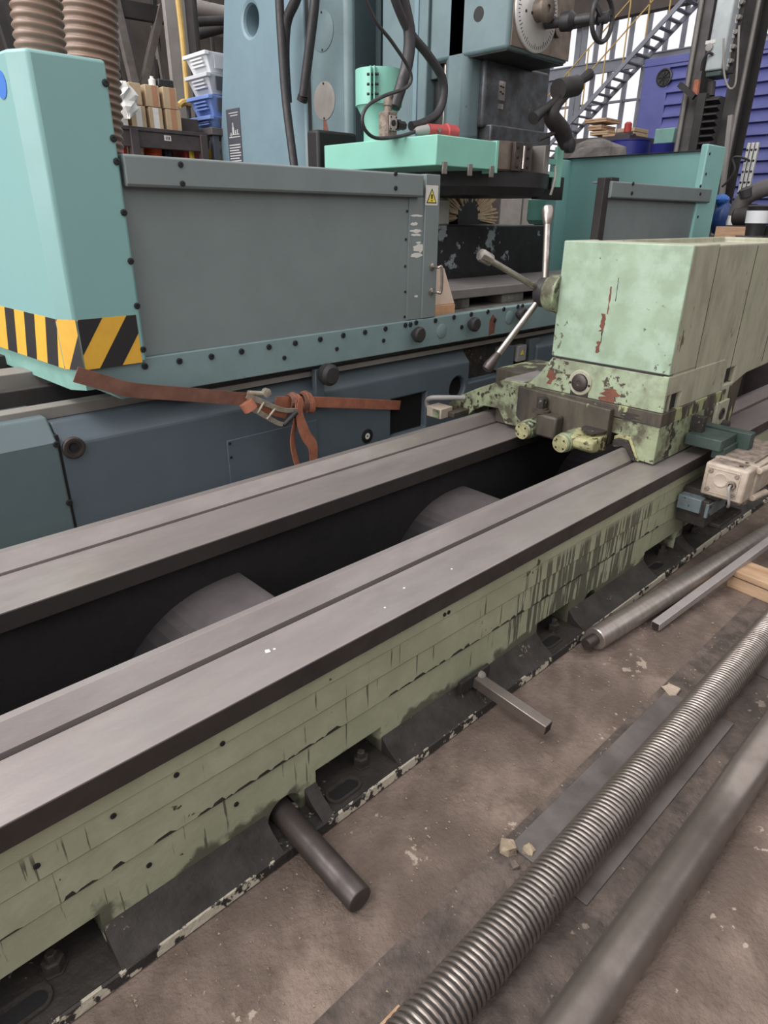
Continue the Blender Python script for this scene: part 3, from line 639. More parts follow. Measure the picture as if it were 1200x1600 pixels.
# black plates that paint the unlit depth of the openings
MB().box(2.59, 2.91, 2.72, 2.74, .39, .64).build('opening_shade', M['black'], gb); MB().cyl((3.19, 2.72, .60), (3.19, 2.74, .60), .08, 24).build('opening_shade', M['black'], gb)
for (x0, x1, z0, z1, y, m_) in ((3.63, 3.80, .645, .80, 2.70, 'base_light'), (3.83, 3.93, .68, .79, 2.69, 'grey_plastic'), (3.98, 4.10, .66, .82, 2.70, 'base_light')):
    b = MB().box(x0, x1, y, 2.75, z0, z1).build('switch_cover', M[m_], gb, bevel=.004)
sy = at(843, 553, 'y', 2.69)
MB().prism([(3.862, .725), (3.898, .725), (3.88, .76)], 'y', 2.687, 2.69).build('warning_mark', M['sticker_yellow'], gb, smooth=False)
MB().box(3.30, 4.05, 2.738, 2.742, .62, .83).build('switch_recess', M['oily'], gb)
# knob on a stem below the apron
ks = at(516, 586, 'y', 2.58); 
MB().lathe((ks.x, 2.66, ks.z), (0, -1, 0), [(0, .018), (.03, .018), (.03, .045), (.05, .055), (.085, .055), (.10, .04), (.102, .01)], 22).build('stop_knob', M['rubber'], gb)
MB().box(ks.x-.035, ks.x+.02, 2.655, 2.69, ks.z-.17, ks.z+.02).build('stop_stem', M['base_teal'], gb, bevel=.004)
# slideways on top of the base
gw = thing('grinder_slideway', 'grey steel slideways with black gaps under the mint cabinet', 'slideway', (2, 3.1, .835))
MB().box(-3, 6.6, 2.80, 2.875, .835, .885).build('way_bar', M['pale_steel'], gw, bevel=.004)
MB().box(-3, 6.6, 2.98, 3.03, .835, .93).build('way_bar', M['dark_steel'], gw, bevel=.004)
MB().box(-3, 6.6, 3.10, 3.24, .862, .975).build('way_bar', M['pale_steel'], gw, bevel=.004)
MB().box(-3, 6.6, 3.40, 3.55, .862, 1.0).build('way_bar', M['dark_steel'], gw, bevel=.004)

# ------------------------------------------------------------------ table of the grinder
gt = thing('grinder_table', 'teal table apron of the grinding machine with bolts and black knobs', 'machine table', (3.5, 3.2, .9))
MB().prism([(1.03, .905), (.885, 1.043), (1.155, 1.06), (6.56, 1.083), (6.56, .905)], 'y', 2.645, 2.70).build('apron', M['apron'], gt, bevel=.004, smooth=False)
MB().box(1.2, 6.56, 2.70, 4.05, 1.002, 1.055).build('table_plate', M['cast_dirty'], gt)
MB().prism([(1.03, 2.66), (.96, 4.05), (1.10, 4.05), (1.10, 2.66)], 'z', .905, 1.045).build('table_end', M['mint_worn'], gt)
MB().box(1.3, 6.56, 2.72, 2.78, .885, .905).build('wiper_strip', M['rubber'], gt)
MB().box(1.3, 6.56, 2.70, 2.74, .842, .868).build('table_rail', M['pale_steel'], gt)
for p in ((226, 572), (280, 564), (330, 557), (377, 549), (420, 542), (461, 536), (500, 530), (536, 524), (570, 519), (602, 513.6), (633, 508), (641, 507), (650, 504), (680, 501), (709, 495.5), (736, 491), (762, 487), (787, 483), (809, 479), (816, 478),
          (444, 559), (526, 545), (599, 532), (721, 511), (773, 500)):
    bolt(gt, at(p[0], p[1], 'y', 2.645), .0135 if p not in ((444, 559), (526, 545), (599, 532)) else .011)
for i, p in enumerate(((655, 523), (742, 507), (817, 491))):
    c = at(p[0], p[1], 'y', 2.60)
    MB().lathe((c.x, 2.645, c.z), (0, -1, 0), [(0, .02), (.02, .02), (.022, .036), (.035, .043), (.055, .043), (.064, .034), (.065, .004)], 22).build('table_knob', M['rubber'], gt)
for p in ((690, 517), (796, 496)):
    c = at(p[0], p[1], 'y', 2.645); MB().lathe(c, (0, -1, 0), [(0, .042), (.003, .042), (.004, .04), (.004, .001)], 26).build('blanking_disc', M['apron'], gt)
c = at(769, 506, 'y', 2.645); MB().prism([(c.x-.03, c.z-.07), (c.x+.03, c.z-.06), (c.x+.035, c.z+.03), (c.x+.0, c.z+.06), (c.x-.03, c.z+.02)], 'y', 2.6445, 2.646).build('red_mark', M['rust'], gt, smooth=False)

# ------------------------------------------------------------------ mint cabinet at the left end
mc = thing('guard_cabinet', 'tall mint green chamfered cabinet with black and yellow hazard stripes', 'cabinet', (1.0, 3.3, 1.05))
foot = [(1.15, 2.628), (.892, 2.628), (.848, 2.70), (.75, 4.0), (1.15, 4.0)]
MB().prism(foot, 'z', 1.045, 2.085).build('cabinet_shell', M['mint'], mc, bevel=.012, ang=20)
MB().prism([(.90, 2.66), (.86, 2.72), (.78, 3.98), (1.12, 3.98), (1.12, 2.66)], 'z', .96, 1.046).build('cabinet_floor', M['mint_worn'], mc)
for p in ((160, 129), (173, 216), (178, 252), (191, 332), (201, 408), (212, 478), (222, 546)):
    bolt(mc, (1.138, 2.628, at(p[0], p[1], 'y', 2.628).z), .0125)
def hazard(pA, pB, nrm, period, duty, k, phase, z0=1.047, z1=1.235):
    """yellow band with black slanted bars between two foot points"""
    A = Vector((*pA, 0)); B = Vector((*pB, 0)); Ln = (B-A).length; d_ = (B-A)/Ln; n_ = Vector((*nrm, 0)).normalized()
    y_ = MB(); q = [A+n_*.0008, B+n_*.0008]
    y_.rings([[Vector((p.x, p.y, z)) for p, z in ((A, z0), (B, z0), (B, z1), (A, z1))], [Vector((p.x, p.y, z))+n_*.0008 for p, z in ((A, z0), (B, z0), (B, z1), (A, z1))]])
    yo = y_.build('hazard_band', M['yellow'], mc, smooth=False)
    h = z1-z0; i = -6
    while i*period < Ln+3*period:
        # bar polygon in (u,v): between lines u = s + k v and u = s + duty + k v, clipped to the band
        s = i*period+phase; poly = [(s, 0), (s+duty, 0), (s+duty+k*h, h), (s+k*h, h)]
        for lim, sign in ((0, 1), (Ln, -1)):
            out = []
            for a in range(len(poly)):
                p1, p2 = poly[a], poly[(a+1) % len(poly)]
                in1 = sign*(p1[0]-lim) >= 0; in2 = sign*(p2[0]-lim) >= 0
                if in1: out.append(p1)
                if in1 != in2:
                    t = (lim-p1[0])/(p2[0]-p1[0]); out.append((lim, p1[1]+t*(p2[1]-p1[1])))
            poly = out
            if not poly: break
        if len(poly) >= 3:
            mb = MB(); mb.rings([[A+d_*u+Vector((0, 0, z0+v))+n_*w_ for u, v in poly] for w_ in (.0008, .0016)])
            mb.build('hazard_bar', M['black_paint'], yo, smooth=False)
        i += 1
hazard((.899, 2.628), (1.128, 2.628), (0, -1), .185, .090, .72, .055)
hazard((.848-.0, 2.70), (.893, 2.628), (-.853, -.52), .185, .075, .5, .02)
hazard((.7545, 3.94), (.8475, 2.706), (-1, -.075), .205, .10, .35, .06)
c = at(-9, 131, 'x', .82); MB().lathe((.842, c.y, c.z), (-1, -.075, 0), [(0, .042), (.002, .042), (.002, .001)], 26).build('round_badge', M['logo_blue'], mc)
c = at(27, 375, 'x', .845); MB().prism([(c.y-.012, c.z-.004), (c.y+.014, c.z+.004), (c.y, c.z+.012)], 'x', .8435, .845).build('paint_chip', M['black'], mc, smooth=False)

# ------------------------------------------------------------------ grey cover panels
def cover(name, label, x0, x1, ztop, lipx1, post, root):
    cp = thing(name, label, 'cover panel', ((x0+x1)/2, 2.68, 1.06))
    MB().box(x0, x1, 2.662, 2.69, 1.06, ztop-.02).build('panel', M['cover_grey'], cp, bevel=.003)
    MB().prism([(2.625, ztop-.108), (2.618, ztop-.098), (2.618, ztop-.006), (2.625, ztop), (2.78, ztop), (2.78, ztop-.012), (2.66, ztop-.012), (2.66, ztop-.108)], 'x', x0+.008, lipx1).build('top_lip', M['cover_grey'], cp, bevel=.004, smooth=False)
    return cp
cv = cover('cover_panel', 'large flat grey cover panel with handle and warning triangle sticker', 1.155, 2.905, 1.80, at(662, 290, 'y', 2.618).x, None, None)
MB().box(2.80, 2.912, 2.645, 2.75, 1.07, 1.805).build('end_post', M['cover_grey'], cv, bevel=.004)
MB().box(2.69, 2.80, 2.655, 2.664, 1.07, 1.692).build('end_strip', M['cover_grey'], cv, bevel=.002)
for p in ((282, 257), (285, 287), (618, 271), (618, 294)): bolt(cv, at(p[0], p[1], 'y', 2.618), .011)
for p in ((636, 330), (634, 374), (633, 416), (633, 456), (632, 495)): bolt(cv, at(p[0], p[1], 'y', 2.661), .007)
hd = MB().tube([(2.868, 2.642, 1.345), (2.872, 2.60, 1.345), (2.885, 2.585, 1.34), (2.885, 2.583, 1.22), (2.872, 2.60, 1.213), (2.868, 2.642, 1.213)], .008, 10).build('handle', M['steel'], cv)
for z in (1.345, 1.213): MB().lathe((2.868, 2.646, z), (0, -1, 0), [(0, .02), (.006, .02), (.01, .012)], 14).build('handle_foot', M['steel'], hd)
# warning sticker: yellow triangle with exclamation mark on white
s0 = at(665.5, 289, 'y', 2.6445); s1 = at(683.5, 321, 'y', 2.6445)
wx0, wx1, wz0, wz1 = s0.x+.0, s1.x, s1.z, s0.z
stk = MB().box(wx0, wx1, 2.6440, 2.6455, wz0, wz1).build('warning_sticker', M['white'], cv, smooth=False)
cx = (wx0+wx1)/2; hh = wz1-wz0; ww = wx1-wx0
MB().prism([(cx-ww*.42, wz0+hh*.10), (cx+ww*.42, wz0+hh*.10), (cx, wz0+hh*.86)], 'y', 2.6434, 2.6441).build('triangle_border', M['black'], stk, smooth=False)
MB().prism([(cx-ww*.33, wz0+hh*.15), (cx+ww*.33, wz0+hh*.15), (cx, wz0+hh*.74)], 'y', 2.6428, 2.6435).build('triangle', M['sticker_yellow'], stk, smooth=False)
MB().prism([(cx-.004, wz0+hh*.31), (cx+.004, wz0+hh*.31), (cx+.007, wz0+hh*.55), (cx-.007, wz0+hh*.55)], 'y', 2.6422, 2.643).build('exclamation_mark', M['black'], stk, smooth=False)
MB().box(cx-.0045, cx+.0045, 2.6422, 2.643, wz0+hh*.20, wz0+hh*.27).build('exclamation_dot', M['black'], stk, smooth=False)
for i, (p, w_, h_) in enumerate((((651, 337), .045, .006), ((647, 350), .03, .010), ((650, 361), .045, .010), ((650, 367), .04, .007), ((654, 379), .02, .006), ((654, 388), .05, .024), ((651, 399), .05, .012), ((650, 463), .015, .007))):
    c = at(p[0], p[1], 'y', 2.655); r = random.Random(i); n = 16
    pts = [(c.x+w_*(.75+.4*r.random())*math.cos(2*math.pi*k/n), c.z+h_*(.55+.7*r.random())*math.sin(2*math.pi*k/n)) for k in range(n)]
    MB().prism(pts, 'y', 2.6538, 2.656).build('paint_smear', M['white'], cv, smooth=False)

rc = cover('cover_panel', 'grey cover panel with dark post in front of the mint end wall', 4.66, 6.30, 1.84, 6.36, None, None)
MB().box(4.60, 4.68, 2.64, 2.70, 1.07, 1.86).build('end_post', M['dark_steel'], rc, bevel=.004)
MB().box(4.67, 4.78, 2.632, 2.70, 1.82, 1.865).build('hinge_cap', M['dark_steel'], rc, bevel=.004)
for p in ((989, 287), (987, 302), (1094, 291), (1094, 303)): bolt(rc, at(p[0], p[1], 'y', 2.618), .013)
me_ = thing('guard_end', 'mint green guard wall and post at the far table end', 'machine guard', (6.5, 3.4, 1.06))
MB().box(6.50, 6.54, 2.66, 4.25, 1.06, 2.15).build('end_wall', M['mint_end'], me_, bevel=.004)
MB().box(6.17, 6.545, 2.64, 2.70, 1.06, 2.17).build('end_post', M['mint_end'], me_, bevel=.01)
MB().box(6.47, 6.545, 2.68, 4.25, 2.145, 2.152).build('top_edge', M['dark_steel'], me_, bevel=.002)
MB().box(6.30, 6.50, 4.13, 4.25, 1.06, 2.13).build('back_return', M['mint_end'], me_, bevel=.004)
for z in (1.62, 1.78, 1.95, 2.1): bolt(me_, (6.22, 2.64, z), .011)

# ------------------------------------------------------------------ on the grinder table
tag(MB().box(3.16, 6.0, 2.86, 3.42, 1.118, 1.178).build('table_slab', M['slab'], None, bevel=.006), 'thick grey steel slab lying on the grinder table', 'steel slab')
spacers = [(3.24, 3.50), (3.85, 4.1), (5.0, 5.3)]
for i, (a, b) in enumerate(spacers):
    tag(MB().box(a, b, 2.88, 3.38, 1.055, 1.118).build('slab_block', M['cast_dirty'], None, bevel=.003), ['worn block under the slab beside the plywood wedge', 'worn block under the middle of the grey slab', 'worn block under the far end of the grey slab'][i], 'support block', 'blocks under the grey slab')
bk = thing('black_block', 'long black painted block with worn silver patches on the table', 'machine block', (4.2, 3.5, 1.178))
MB().box(3.60, 5.15, 3.44, 4.12, 1.057, 1.545).build('block', M['black_worn'], bk, bevel=.012)
MB().box(3.60, 5.15, 3.43, 3.445, 1.178, 1.22).build('ledge', M['black_paint'], bk)
pw = thing('plywood_wedge', 'pale tapered plywood wedge standing beside the grey cover panel', 'wooden wedge', (3.05, 2.78, 1.06))
w0 = 2.925
MB().add([(w0, 2.72, 1.12), (3.165, 2.72, 1.12), (3.165, 2.84, 1.12), (w0, 2.84, 1.12), (w0+.02, 2.74, 1.325), (3.08, 2.74, 1.325), (3.08, 2.80, 1.325), (w0+.02, 2.80, 1.325)],
         [(0, 1, 2, 3), (4, 5, 6, 7), (0, 1, 5, 4), (1, 2, 6, 5), (2, 3, 7, 6), (3, 0, 4, 7)]).build('wedge_top', M['plywood'], pw, smooth=False, bevel=.003)
MB().box(w0, 3.16, 2.71, 2.84, 1.062, 1.119).build('wedge_base', M['plywood_edge'], pw, bevel=.003)
# round bristle brush
bs = thing('round_brush', 'tan bristle wheel brush standing on the black block', 'brush', (3.95, 3.6, 1.585))
bc = at(724, 352, 'y', 4.04); bc = Vector((bc.x, 4.04, 1.60))
MB().lathe(bc+Vector((0, -.06, 0)), (0, 1, 0), [(0, .15), (.11, .15)], 24).build('brush_core', M['black_paint'], bs)
br_ = MB(); r = random.Random(9)
for i in range(420):
    th = math.pi*(-.05+1.1*r.random()); yy = bc.y-.05+.09*r.random(); L_ = .34+.05*r.random()
    d_ = Vector((math.cos(th), (r.random()-.5)*.15, math.sin(th))); p = Vector((bc.x, yy, bc.z))
    br_.cyl(p+d_*.12, p+d_*L_, .012, 4, .008)
ob = br_.build('bristles', M['bristle'], bs); ob['kind'] = 'stuff'
tag(MB().prism([(3.82, 1.546), (3.82, 1.69), (3.85, 1.72), (3.97, 1.715), (3.97, 1.546)], 'y', 3.50, 3.62).build('white_canister', M['white'], None, bevel=.012), 'white plastic canister beside the bristle brush', 'canister')
cb = thing('mint_bucket', 'small mint green drum on a post behind the black block', 'drum', (5.9, 4.5, 0))
c = at(841, 350, 'y', 4.5); h_ = at(841, 311, 'y', 4.5).z-c.z
MB().lathe((c.x, 4.5, c.z), (0, 0, 1), [(0, .10), (.04, .13), (h_-.01, .13), (h_, .12)], 24).build('drum', M['mint_guard'], cb)
MB().cyl((c.x, 4.5, 0), (c.x, 4.5, c.z+.02), .05, 14).build('post', M['dark_steel'], cb)
gcab = thing('tool_cabinet', 'grey tool cabinet far behind the bristle brush', 'cabinet', (10.7, 7.2, 0))
MB().box(10.4, 11.0, 6.5, 8.0, 0, 1.95).build('cabinet_body', M['column_grey'], gcab, bevel=.01)
for k in range(3): MB().box(10.385, 10.4, 6.53+.49*k, 6.98+.49*k, .1, 1.9).build('cabinet_door', M['pale_steel'], gcab, bevel=.005)
tag(MB().box(5.35, 5.45, 4.4, 4.5, 0, 2.3).build('grey_post', M['pale_steel'], None, bevel=.005), 'pale grey post behind the bristle brush', 'post')

# ------------------------------------------------------------------ column of the grinder
gc = thing('grinder_column', 'pale blue cast column of the grinding machine with round covers', 'machine column', (4.6, 4.9, 0))
hole = at(391, 31, 'x', 3.6)
fa = MB().prism([(4.70, 0), (4.70, 3.9), (5.62, 3.9), (6.02, 2.15), (6.02, 0)], 'x', 3.6, 5.2).build('column_frame', M['column_blue'], gc, bevel=.03, smooth=False, cutters=[MB().cyl((3.4, hole.y, hole.z), (3.9, hole.y, hole.z), .105, 32)])
MB().cyl((3.88, hole.y, hole.z), (3.92, hole.y, hole.z), .11, 24).build('hole_back', M['black'], gc)
MB().box(3.62, 5.2, 4.66, 4.71, 0, 3.9).build('column_seam', M['black'], gc)
MB().box(3.6, 5.2, 4.20, 4.665, 0, 3.9).build('column_front', M['column_teal'], gc, bevel=.045)
for p, m_ in (((504, 49), 'column_teal'), ((507, 158), 'pale_steel')):
    c = at(p[0], p[1], 'x', 3.6); MB().lathe((3.6, c.y, c.z), (-1, 0, 0), [(0, .125), (.004, .125), (.006, .12), (.006, .001)], 32).build('round_cover', M[m_], gc)
    for s in (-1, 1): bolt(gc, (3.594, c.y, c.z+s*.112), .008, (-1, 0, 0))
c = at(507, 193, 'x', 3.6); MB().prism([(c.y-.05, c.z-.06), (c.y+.02, c.z-.06), (c.y+.01, c.z+.03), (c.y-.01, c.z+.06)], 'x', 3.5992, 3.601).build('red_stain', M['rust'], gc, smooth=False)
MB().box(3.66, 3.86, 4.19, 4.203, 0, 3.9).build('side_shade', M['column_dark'], gc)  # dark sheet on the column face, corner shade painted in
# recess and vertical slide
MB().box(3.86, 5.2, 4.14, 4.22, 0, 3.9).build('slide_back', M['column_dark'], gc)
MB().box(3.80, 5.0, 3.62, 4.06, 2.04, 3.9).build('slide_housing', M['column_teal'], gc, bevel=.01)
MB().box(3.79, 3.81, 3.70, 3.74, 2.05, 3.9).build('slide_rib', M['column_blue'], gc, bevel=.004)
MB().box(3.88, 5.0, 3.46, 3.63, 2.04, 3.9).build('slide_slot', M['black_paint'], gc)
MB().box(3.84, 3.9, 3.56, 3.62, 2.45, 3.9).build('slide_gib', M['column_dark'], gc, bevel=.004)
MB().cyl((3.86, 3.50, 2.05), (3.86, 3.50, 2.65), .012, 10).build('slide_rod', M['steel'], gc)
for z in (2.62, 2.72, 2.82, 2.92): bolt(gc, (3.862, 3.50, z), .025, (-1, 0, 0), 'steel_dark', HEX)
MB().box(3.80, 3.98, 3.26, 3.47, 2.05, 3.9).build('slide_front', M['column_teal'], gc, bevel=.05)
# name plate with drawing and lines
c0 = at(348, 173, 'x', 3.6); c1 = at(380, 250, 'x', 3.6)
npx = [(c0.y-.0, c0.z), (c1.y, c0.z-.0), (c1.y-.02, c1.z-.05), (c0.y-.05, c1.z-.05)]
npl = MB().prism([(c0.y-.06, c0.z), (c1.y, c0.z), (c1.y, c1.z-.1), (c0.y-.06, c1.z-.1)], 'x', 3.594, 3.601).build('name_plate', M['label_dark'], gc, smooth=False)
yA, yB = c1.y, c0.y-.06; zA, zB = c1.z-.1, c0.z; Wd = yB-yA; Hd = zB-zA
def ink(u0, u1, v0, v1): MB().box(3.5925, 3.5942, yB-Wd*u1, yB-Wd*u0, zA+Hd*v0, zA+Hd*v1).build('plate_line', M['label_ink'], npl, smooth=False)
for v, a, b in ((.93, .2, .9), (.89, .3, .85)): ink(a, b, v, v+.012)
ink(.12, .95, .56, .575); ink(.18, .9, .60, .61); ink(.40, .52, .61, .72); ink(.43, .49, .72, .79); ink(.60, .66, .61, .67); ink(.75, .80, .61, .68); ink(.25, .30, .58, .64)
for k in range(9): ink(.08, .92 if k % 3 else .8, .10+k*.042, .118+k*.042)

# ------------------------------------------------------------------ grinding head
gh = thing('spindle_unit', 'teal grinding head with graduated dial above the dark wheel guard', 'grinding head', (4.1, 3.4, 1.74))
MB().box(3.80, 4.455, 2.95, 3.60, 2.535, 3.7).build('head_box', M['column_teal'], gh, bevel=.02)
MB().box(3.825, 4.455, 2.942, 2.955, 2.55, 3.7).build('front_plate', M['ring_steel'], gh, bevel=.003)
MB().box(3.82, 4.44, 2.97, 3.59, 2.528, 2.537).build('head_underside', M['black_paint'], gh)
c = at(748, 22, 'x', 3.8)
MB().lathe((3.801, c.y, c.z), (-1, 0, 0), [(0, .04), (.003, .04), (.003, .001)], 18).build('head_port', M['black'], gh)
dc = Vector((4.045, 2.942, 2.755))
dl = MB().lathe(dc, (0, -1, 0), [(0, .215), (.012, .215), (.015, .21), (.015, .001)], 48).build('dial', M['aluminium'], gh)
for k in range(60):
    th = 2*math.pi*k/60; a = Vector((math.cos(th), 0, math.sin(th)))
    MB().bar(dc+a*(.180 if k % 5 else .168)+Vector((0, -.0152, 0)), dc+a*.198+Vector((0, -.0152, 0)), .004, .0012, (0, 1, 0)).build('tick', M['black'], dl, smooth=False)
MB().lathe(dc+Vector((0, -.015, 0)), (0, -1, 0), [(0, .06), (.05, .06), (.055, .072), (.075, .072), (.08, .06), (.08, .02), (.07, .018), (.07, .001)], 28).build('dial_knob', M['ring_steel'], gh)
for s in (-.12, -.06, .06, .12): bolt(gh, dc+Vector((s, -.015, -.02)), .008)
sa = Vector((4.13, 2.92, 2.70)); se = at(934, 27, 'y', 2.60)
MB().cyl(sa, se, .028, 16).build('hand_shaft', M['rubber'], gh)
MB().lathe(sa+(se-sa)*.28, se-sa, [(0, .03), (.01, .05), (.07, .055), (.10, .03)], 16).build('shaft_collar', M['black_paint'], gh)
MB().lathe((4.29, 2.942, 2.70), (0, -1, 0), [(0, .045), (.02, .045), (.022, .01)], 18).build('lock_disc', M['ring_steel'], gh)
hwc = at(941, 29, 'y', 2.58)
hw = MB(); n = 36; R = .115
hw.rings([[hwc+Vector(((R+.014*math.cos(q))*math.cos(2*math.pi*i/n), .014*math.sin(q), (R+.014*math.cos(q))*math.sin(2*math.pi*i/n))) for q in [2*math.pi*k/8 for k in range(8)]] for i in range(n)]+[[hwc+Vector(((R+.014*math.cos(q)), .014*math.sin(q), 0)) for q in [2*math.pi*k/8 for k in range(8)]]], False)
hwo = hw.build('hand_wheel', M['rubber'], gh)
for k in range(3):
    th = .5+2*math.pi*k/3; MB().bar(hwc, hwc+Vector((math.cos(th), 0, math.sin(th)))*R, .028, .012, (0, 1, 0)).build('spoke', M['rubber'], hwo)
MB().lathe(hwc+Vector((0, .03, 0)), (0, -1, 0), [(0, .03), (.06, .03), (.065, .02)], 18).build('wheel_hub', M['rubber'], hwo)
MB().box(3.93, 4.66, 3.215, 3.45, 2.15, 2.54).build('neck', M['neck_steel'], gh, bevel=.02)
MB().box(3.97, 4.68, 3.17, 3.45, 2.045, 2.17).build('neck_foot', M['neck_steel'], gh, bevel=.012)
c = at(784, 142, 'y', 3.213)
npt = MB().box(c.x-.035, c.x+.035, 3.211, 3.216, c.z-.055, c.z+.055).build('neck_plate', M['steel'], gh)
for u, v in ((-.5, .6), (-.5, -.2), (.3, .5)): MB().box(c.x-.01+.03*u, c.x+.012+.03*u, 3.2095, 3.2112, c.z+.04*v-.004, c.z+.04*v+.004).build('plate_mark', M['black'], npt, smooth=False)
MB().box(c.x+.0, c.x+.02, 3.2095, 3.2112, c.z-.02, c.z-.012).build('plate_mark', M['black'], npt, smooth=False)
MB().box(c.x-.03, c.x+.025, 3.211, 3.216, c.z-.105, c.z-.075).build('neck_plate', M['steel'], gh)
# wheel guard: mint box, steel ring, dark skirt
WC = Vector((3.93, 3.38, 0))
MB().lathe((WC.x, WC.y, 1.875), (0, 0, 1), [(0, .47), (.01, .48), (.165, .48), (.17, .46)], 56).build('guard_ring', M['ring_steel'], gh)
MB().lathe((4.09, 3.41, 1.735), (0, 0, 1), [(0, .46), (.0, .50), (.05, .54), (.14, .545)], 64).build('guard_skirt', M['black_paint'], gh)
mg = MB().box(3.148, 3.70, 2.90, 3.93, 1.872, 2.03).build('guard_box', M['mint_guard'], gh, bevel=.006)
MB().box(3.69, 3.715, 2.893, 3.0, 1.855, 2.035).build('guard_lip', M['mint_guard'], gh, bevel=.003)
for x in (3.22, 3.45, 3.66): MB().box(x-.02, x+.02, 2.893, 2.902, 1.83, 1.895).build('guard_clip', M['steel'], gh, bevel=.002)
hg = MB().box(3.86, 4.03, 2.875, 2.90, 1.875, 2.04).build('hinge_plate', M['steel_dark'], gh, bevel=.003)
MB().cyl((3.945, 2.868, 1.89), (3.945, 2.868, 2.02), .011, 10).build('hinge_pin', M['steel'], hg)
for x in (3.89, 4.0):
    for z in (1.9, 1.955, 2.01): bolt(gh, (x, 2.875, z), .010)
MB().box(4.27, 4.33, 2.93, 3.06, 1.86, 2.05).build('ring_end', M['pale_steel'], gh, bevel=.006)
ge = MB().box(4.42, 4.50, 2.93, 2.955, 1.80, 2.05).build('guard_catch', M['mint_guard'], gh, bevel=.003)
for z in (1.88, 1.96): MB().box(4.28, 4.43, 2.935, 2.952, z-.02, z+.015).build('catch_finger', M['mint_guard'], ge, bevel=.002)
MB().box(4.30, 4.62, 2.98, 3.03, 1.72, 1.87).build('side_flap', M['black_paint'], gh, bevel=.003)
MB().tube([at(868, 260, 'y', 2.88), at(867, 280, 'y', 2.86), at(860, 305, 'y', 2.86)], .009, 8).build('guard_cable', M['pale_steel'], gh)

# dark articulated clamp arm
ca = thing('clamp_arm', 'dark articulated clamp arm bent over the steel guard ring', 'clamp arm', (4.35, 2.85, 2.0))
Pz = lambda p, y=2.86: at(p[0], p[1], 'y', y)
MB().tube([Pz((886, 228)), Pz((878, 205)), Pz((862, 182)), Pz((868, 165)), Pz((885, 145)), Pz((886, 132))], lambda t: .045+.012*math.sin(t*6), 12).build('arm', M['dark_steel'], ca)
MB().cyl(Pz((838, 182)), Pz((878, 148)), .024, 12).build('cross_bar', M['dark_steel'], ca)
MB().cyl(Pz((833, 185)), Pz((848, 172)), .04, 12, .03).build('bar_end', M['black_paint'], ca)
MB().cyl(Pz((872, 140)), Pz((900, 134)), .062, 14).build('joint', M['dark_steel'], ca)
MB().cyl(Pz((898, 133)), Pz((921, 116)), .02, 10, .036).build('tip', M['dark_steel'], ca)
MB().cyl(Pz((842, 218)), Pz((878, 202)), .014, 10).build('tie_rod', M['dark_steel'], ca)
MB().lathe(Pz((886, 228), 2.84), (0, -1, 0), [(0, .045), (.04, .045), (.045, .02)], 16).build('pivot', M['black_paint'], ca)

# mint vessel and fittings on the guard
vs = thing('clamped_vessel', 'mint green flanged funnel standing on the guard box', 'funnel', (3.3, 3.45, 2.03))
vc = at(576, 215, 'y', 3.50); vx = max(vc.x, 3.25)
MB().lathe((vx, 3.50, 2.03), (0, 0, 1), [(0, .095), (.12, .095), (.20, .14)], 32).build('cone', M['mint_guard'], vs)
MB().lathe((vx, 3.50, 2.225), (0, 0, 1), [(0, .145), (.19, .145), (.19, .13), (.17, .128)], 32).build('collar', M['mint_guard'], vs)
ang0 = math.radians(215); dv = Vector((math.cos(ang0), math.sin(ang0), 0)); tv = Vector((-dv.y, dv.x, 0))
for s in (-1, 1):
    q = Vector((vx, 3.50, 0))+dv*.165+tv*s*.012
    MB().bar(q+Vector((0, 0, 2.23)), q+Vector((0, 0, 2.41)), .006, .05, tuple(dv)).build('clamp_flange', M['mint_guard'], vs)
for z in (2.27, 2.32, 2.37):
    q = Vector((vx, 3.50, z))+dv*.17
    MB().cyl(q-tv*.035, q+tv*.035, .008, 8).build('clamp_bolt', M['bolt'], vs)
vf = thing('hose_fitting', 'square steel hose fitting block on the guard box', 'hose fitting', (3.3, 3.28, 2.03))
f0 = at(613, 196, 'y', 3.20)
MB().box(f0.x-.035, f0.x+.04, 3.20, 3.28, 2.03, 2.03+.13).build('block', M['beige_dirty'], vf, bevel=.004)
MB().box(f0.x-.028, f0.x+.033, 3.192, 3.201, 2.06, 2.14).build('face_plate', M['steel'], vf, bevel=.003)
MB().lathe((f0.x+.003, 3.192, 2.10), (0, -1, 0), [(0, .016), (.004, .016), (.004, .001)], 14).build('port', M['black'], vf)
for sx in (-1, 1):
    for sz in (-1, 1): bolt(vf, (f0.x+.003+sx*.022, 3.192, 2.10+sz*.03), .005)
MB().lathe((f0.x, 3.24, 2.16), (.1, 0, 1), [(0, .022), (.03, .022), (.03, .028), (.06, .028), (.06, .02), (.09, .02)], 12).build('elbow', M['beige_dirty'], vf)
MB().lathe((f0.x+.04, 3.24, 2.10), (1, 0, 0), [(0, .022), (.03, .022), (.03, .03), (.06, .03), (.06, .024), (.10, .024)], 6).build('side_nipple', M['steel_dark'], vf)
def hose(pts, r, y, m_, label, name='hose', cat='hose', ribs=0, n=12):
    return tag(MB().tube([at(p[0], p[1], 'y', p[2] if len(p) > 2 else y) for p in pts], r, n).build(name, M[m_]), label, cat, 'hoses and cables on the grinder')
hose([(622, -30), (634, 20), (640, 55), (637, 95), (628, 130), (620, 155), (616, 168)], .035, 3.22, 'rubber', 'thick black hose dropping straight to the fitting block')
hose([(612, -30), (618, 0), (640, 50), (668, 85), (690, 120), (693, 150), (683, 178), (660, 193), (642, 197)], .026, 3.22, 'rubber', 'black hose looping around right into the fitting block')
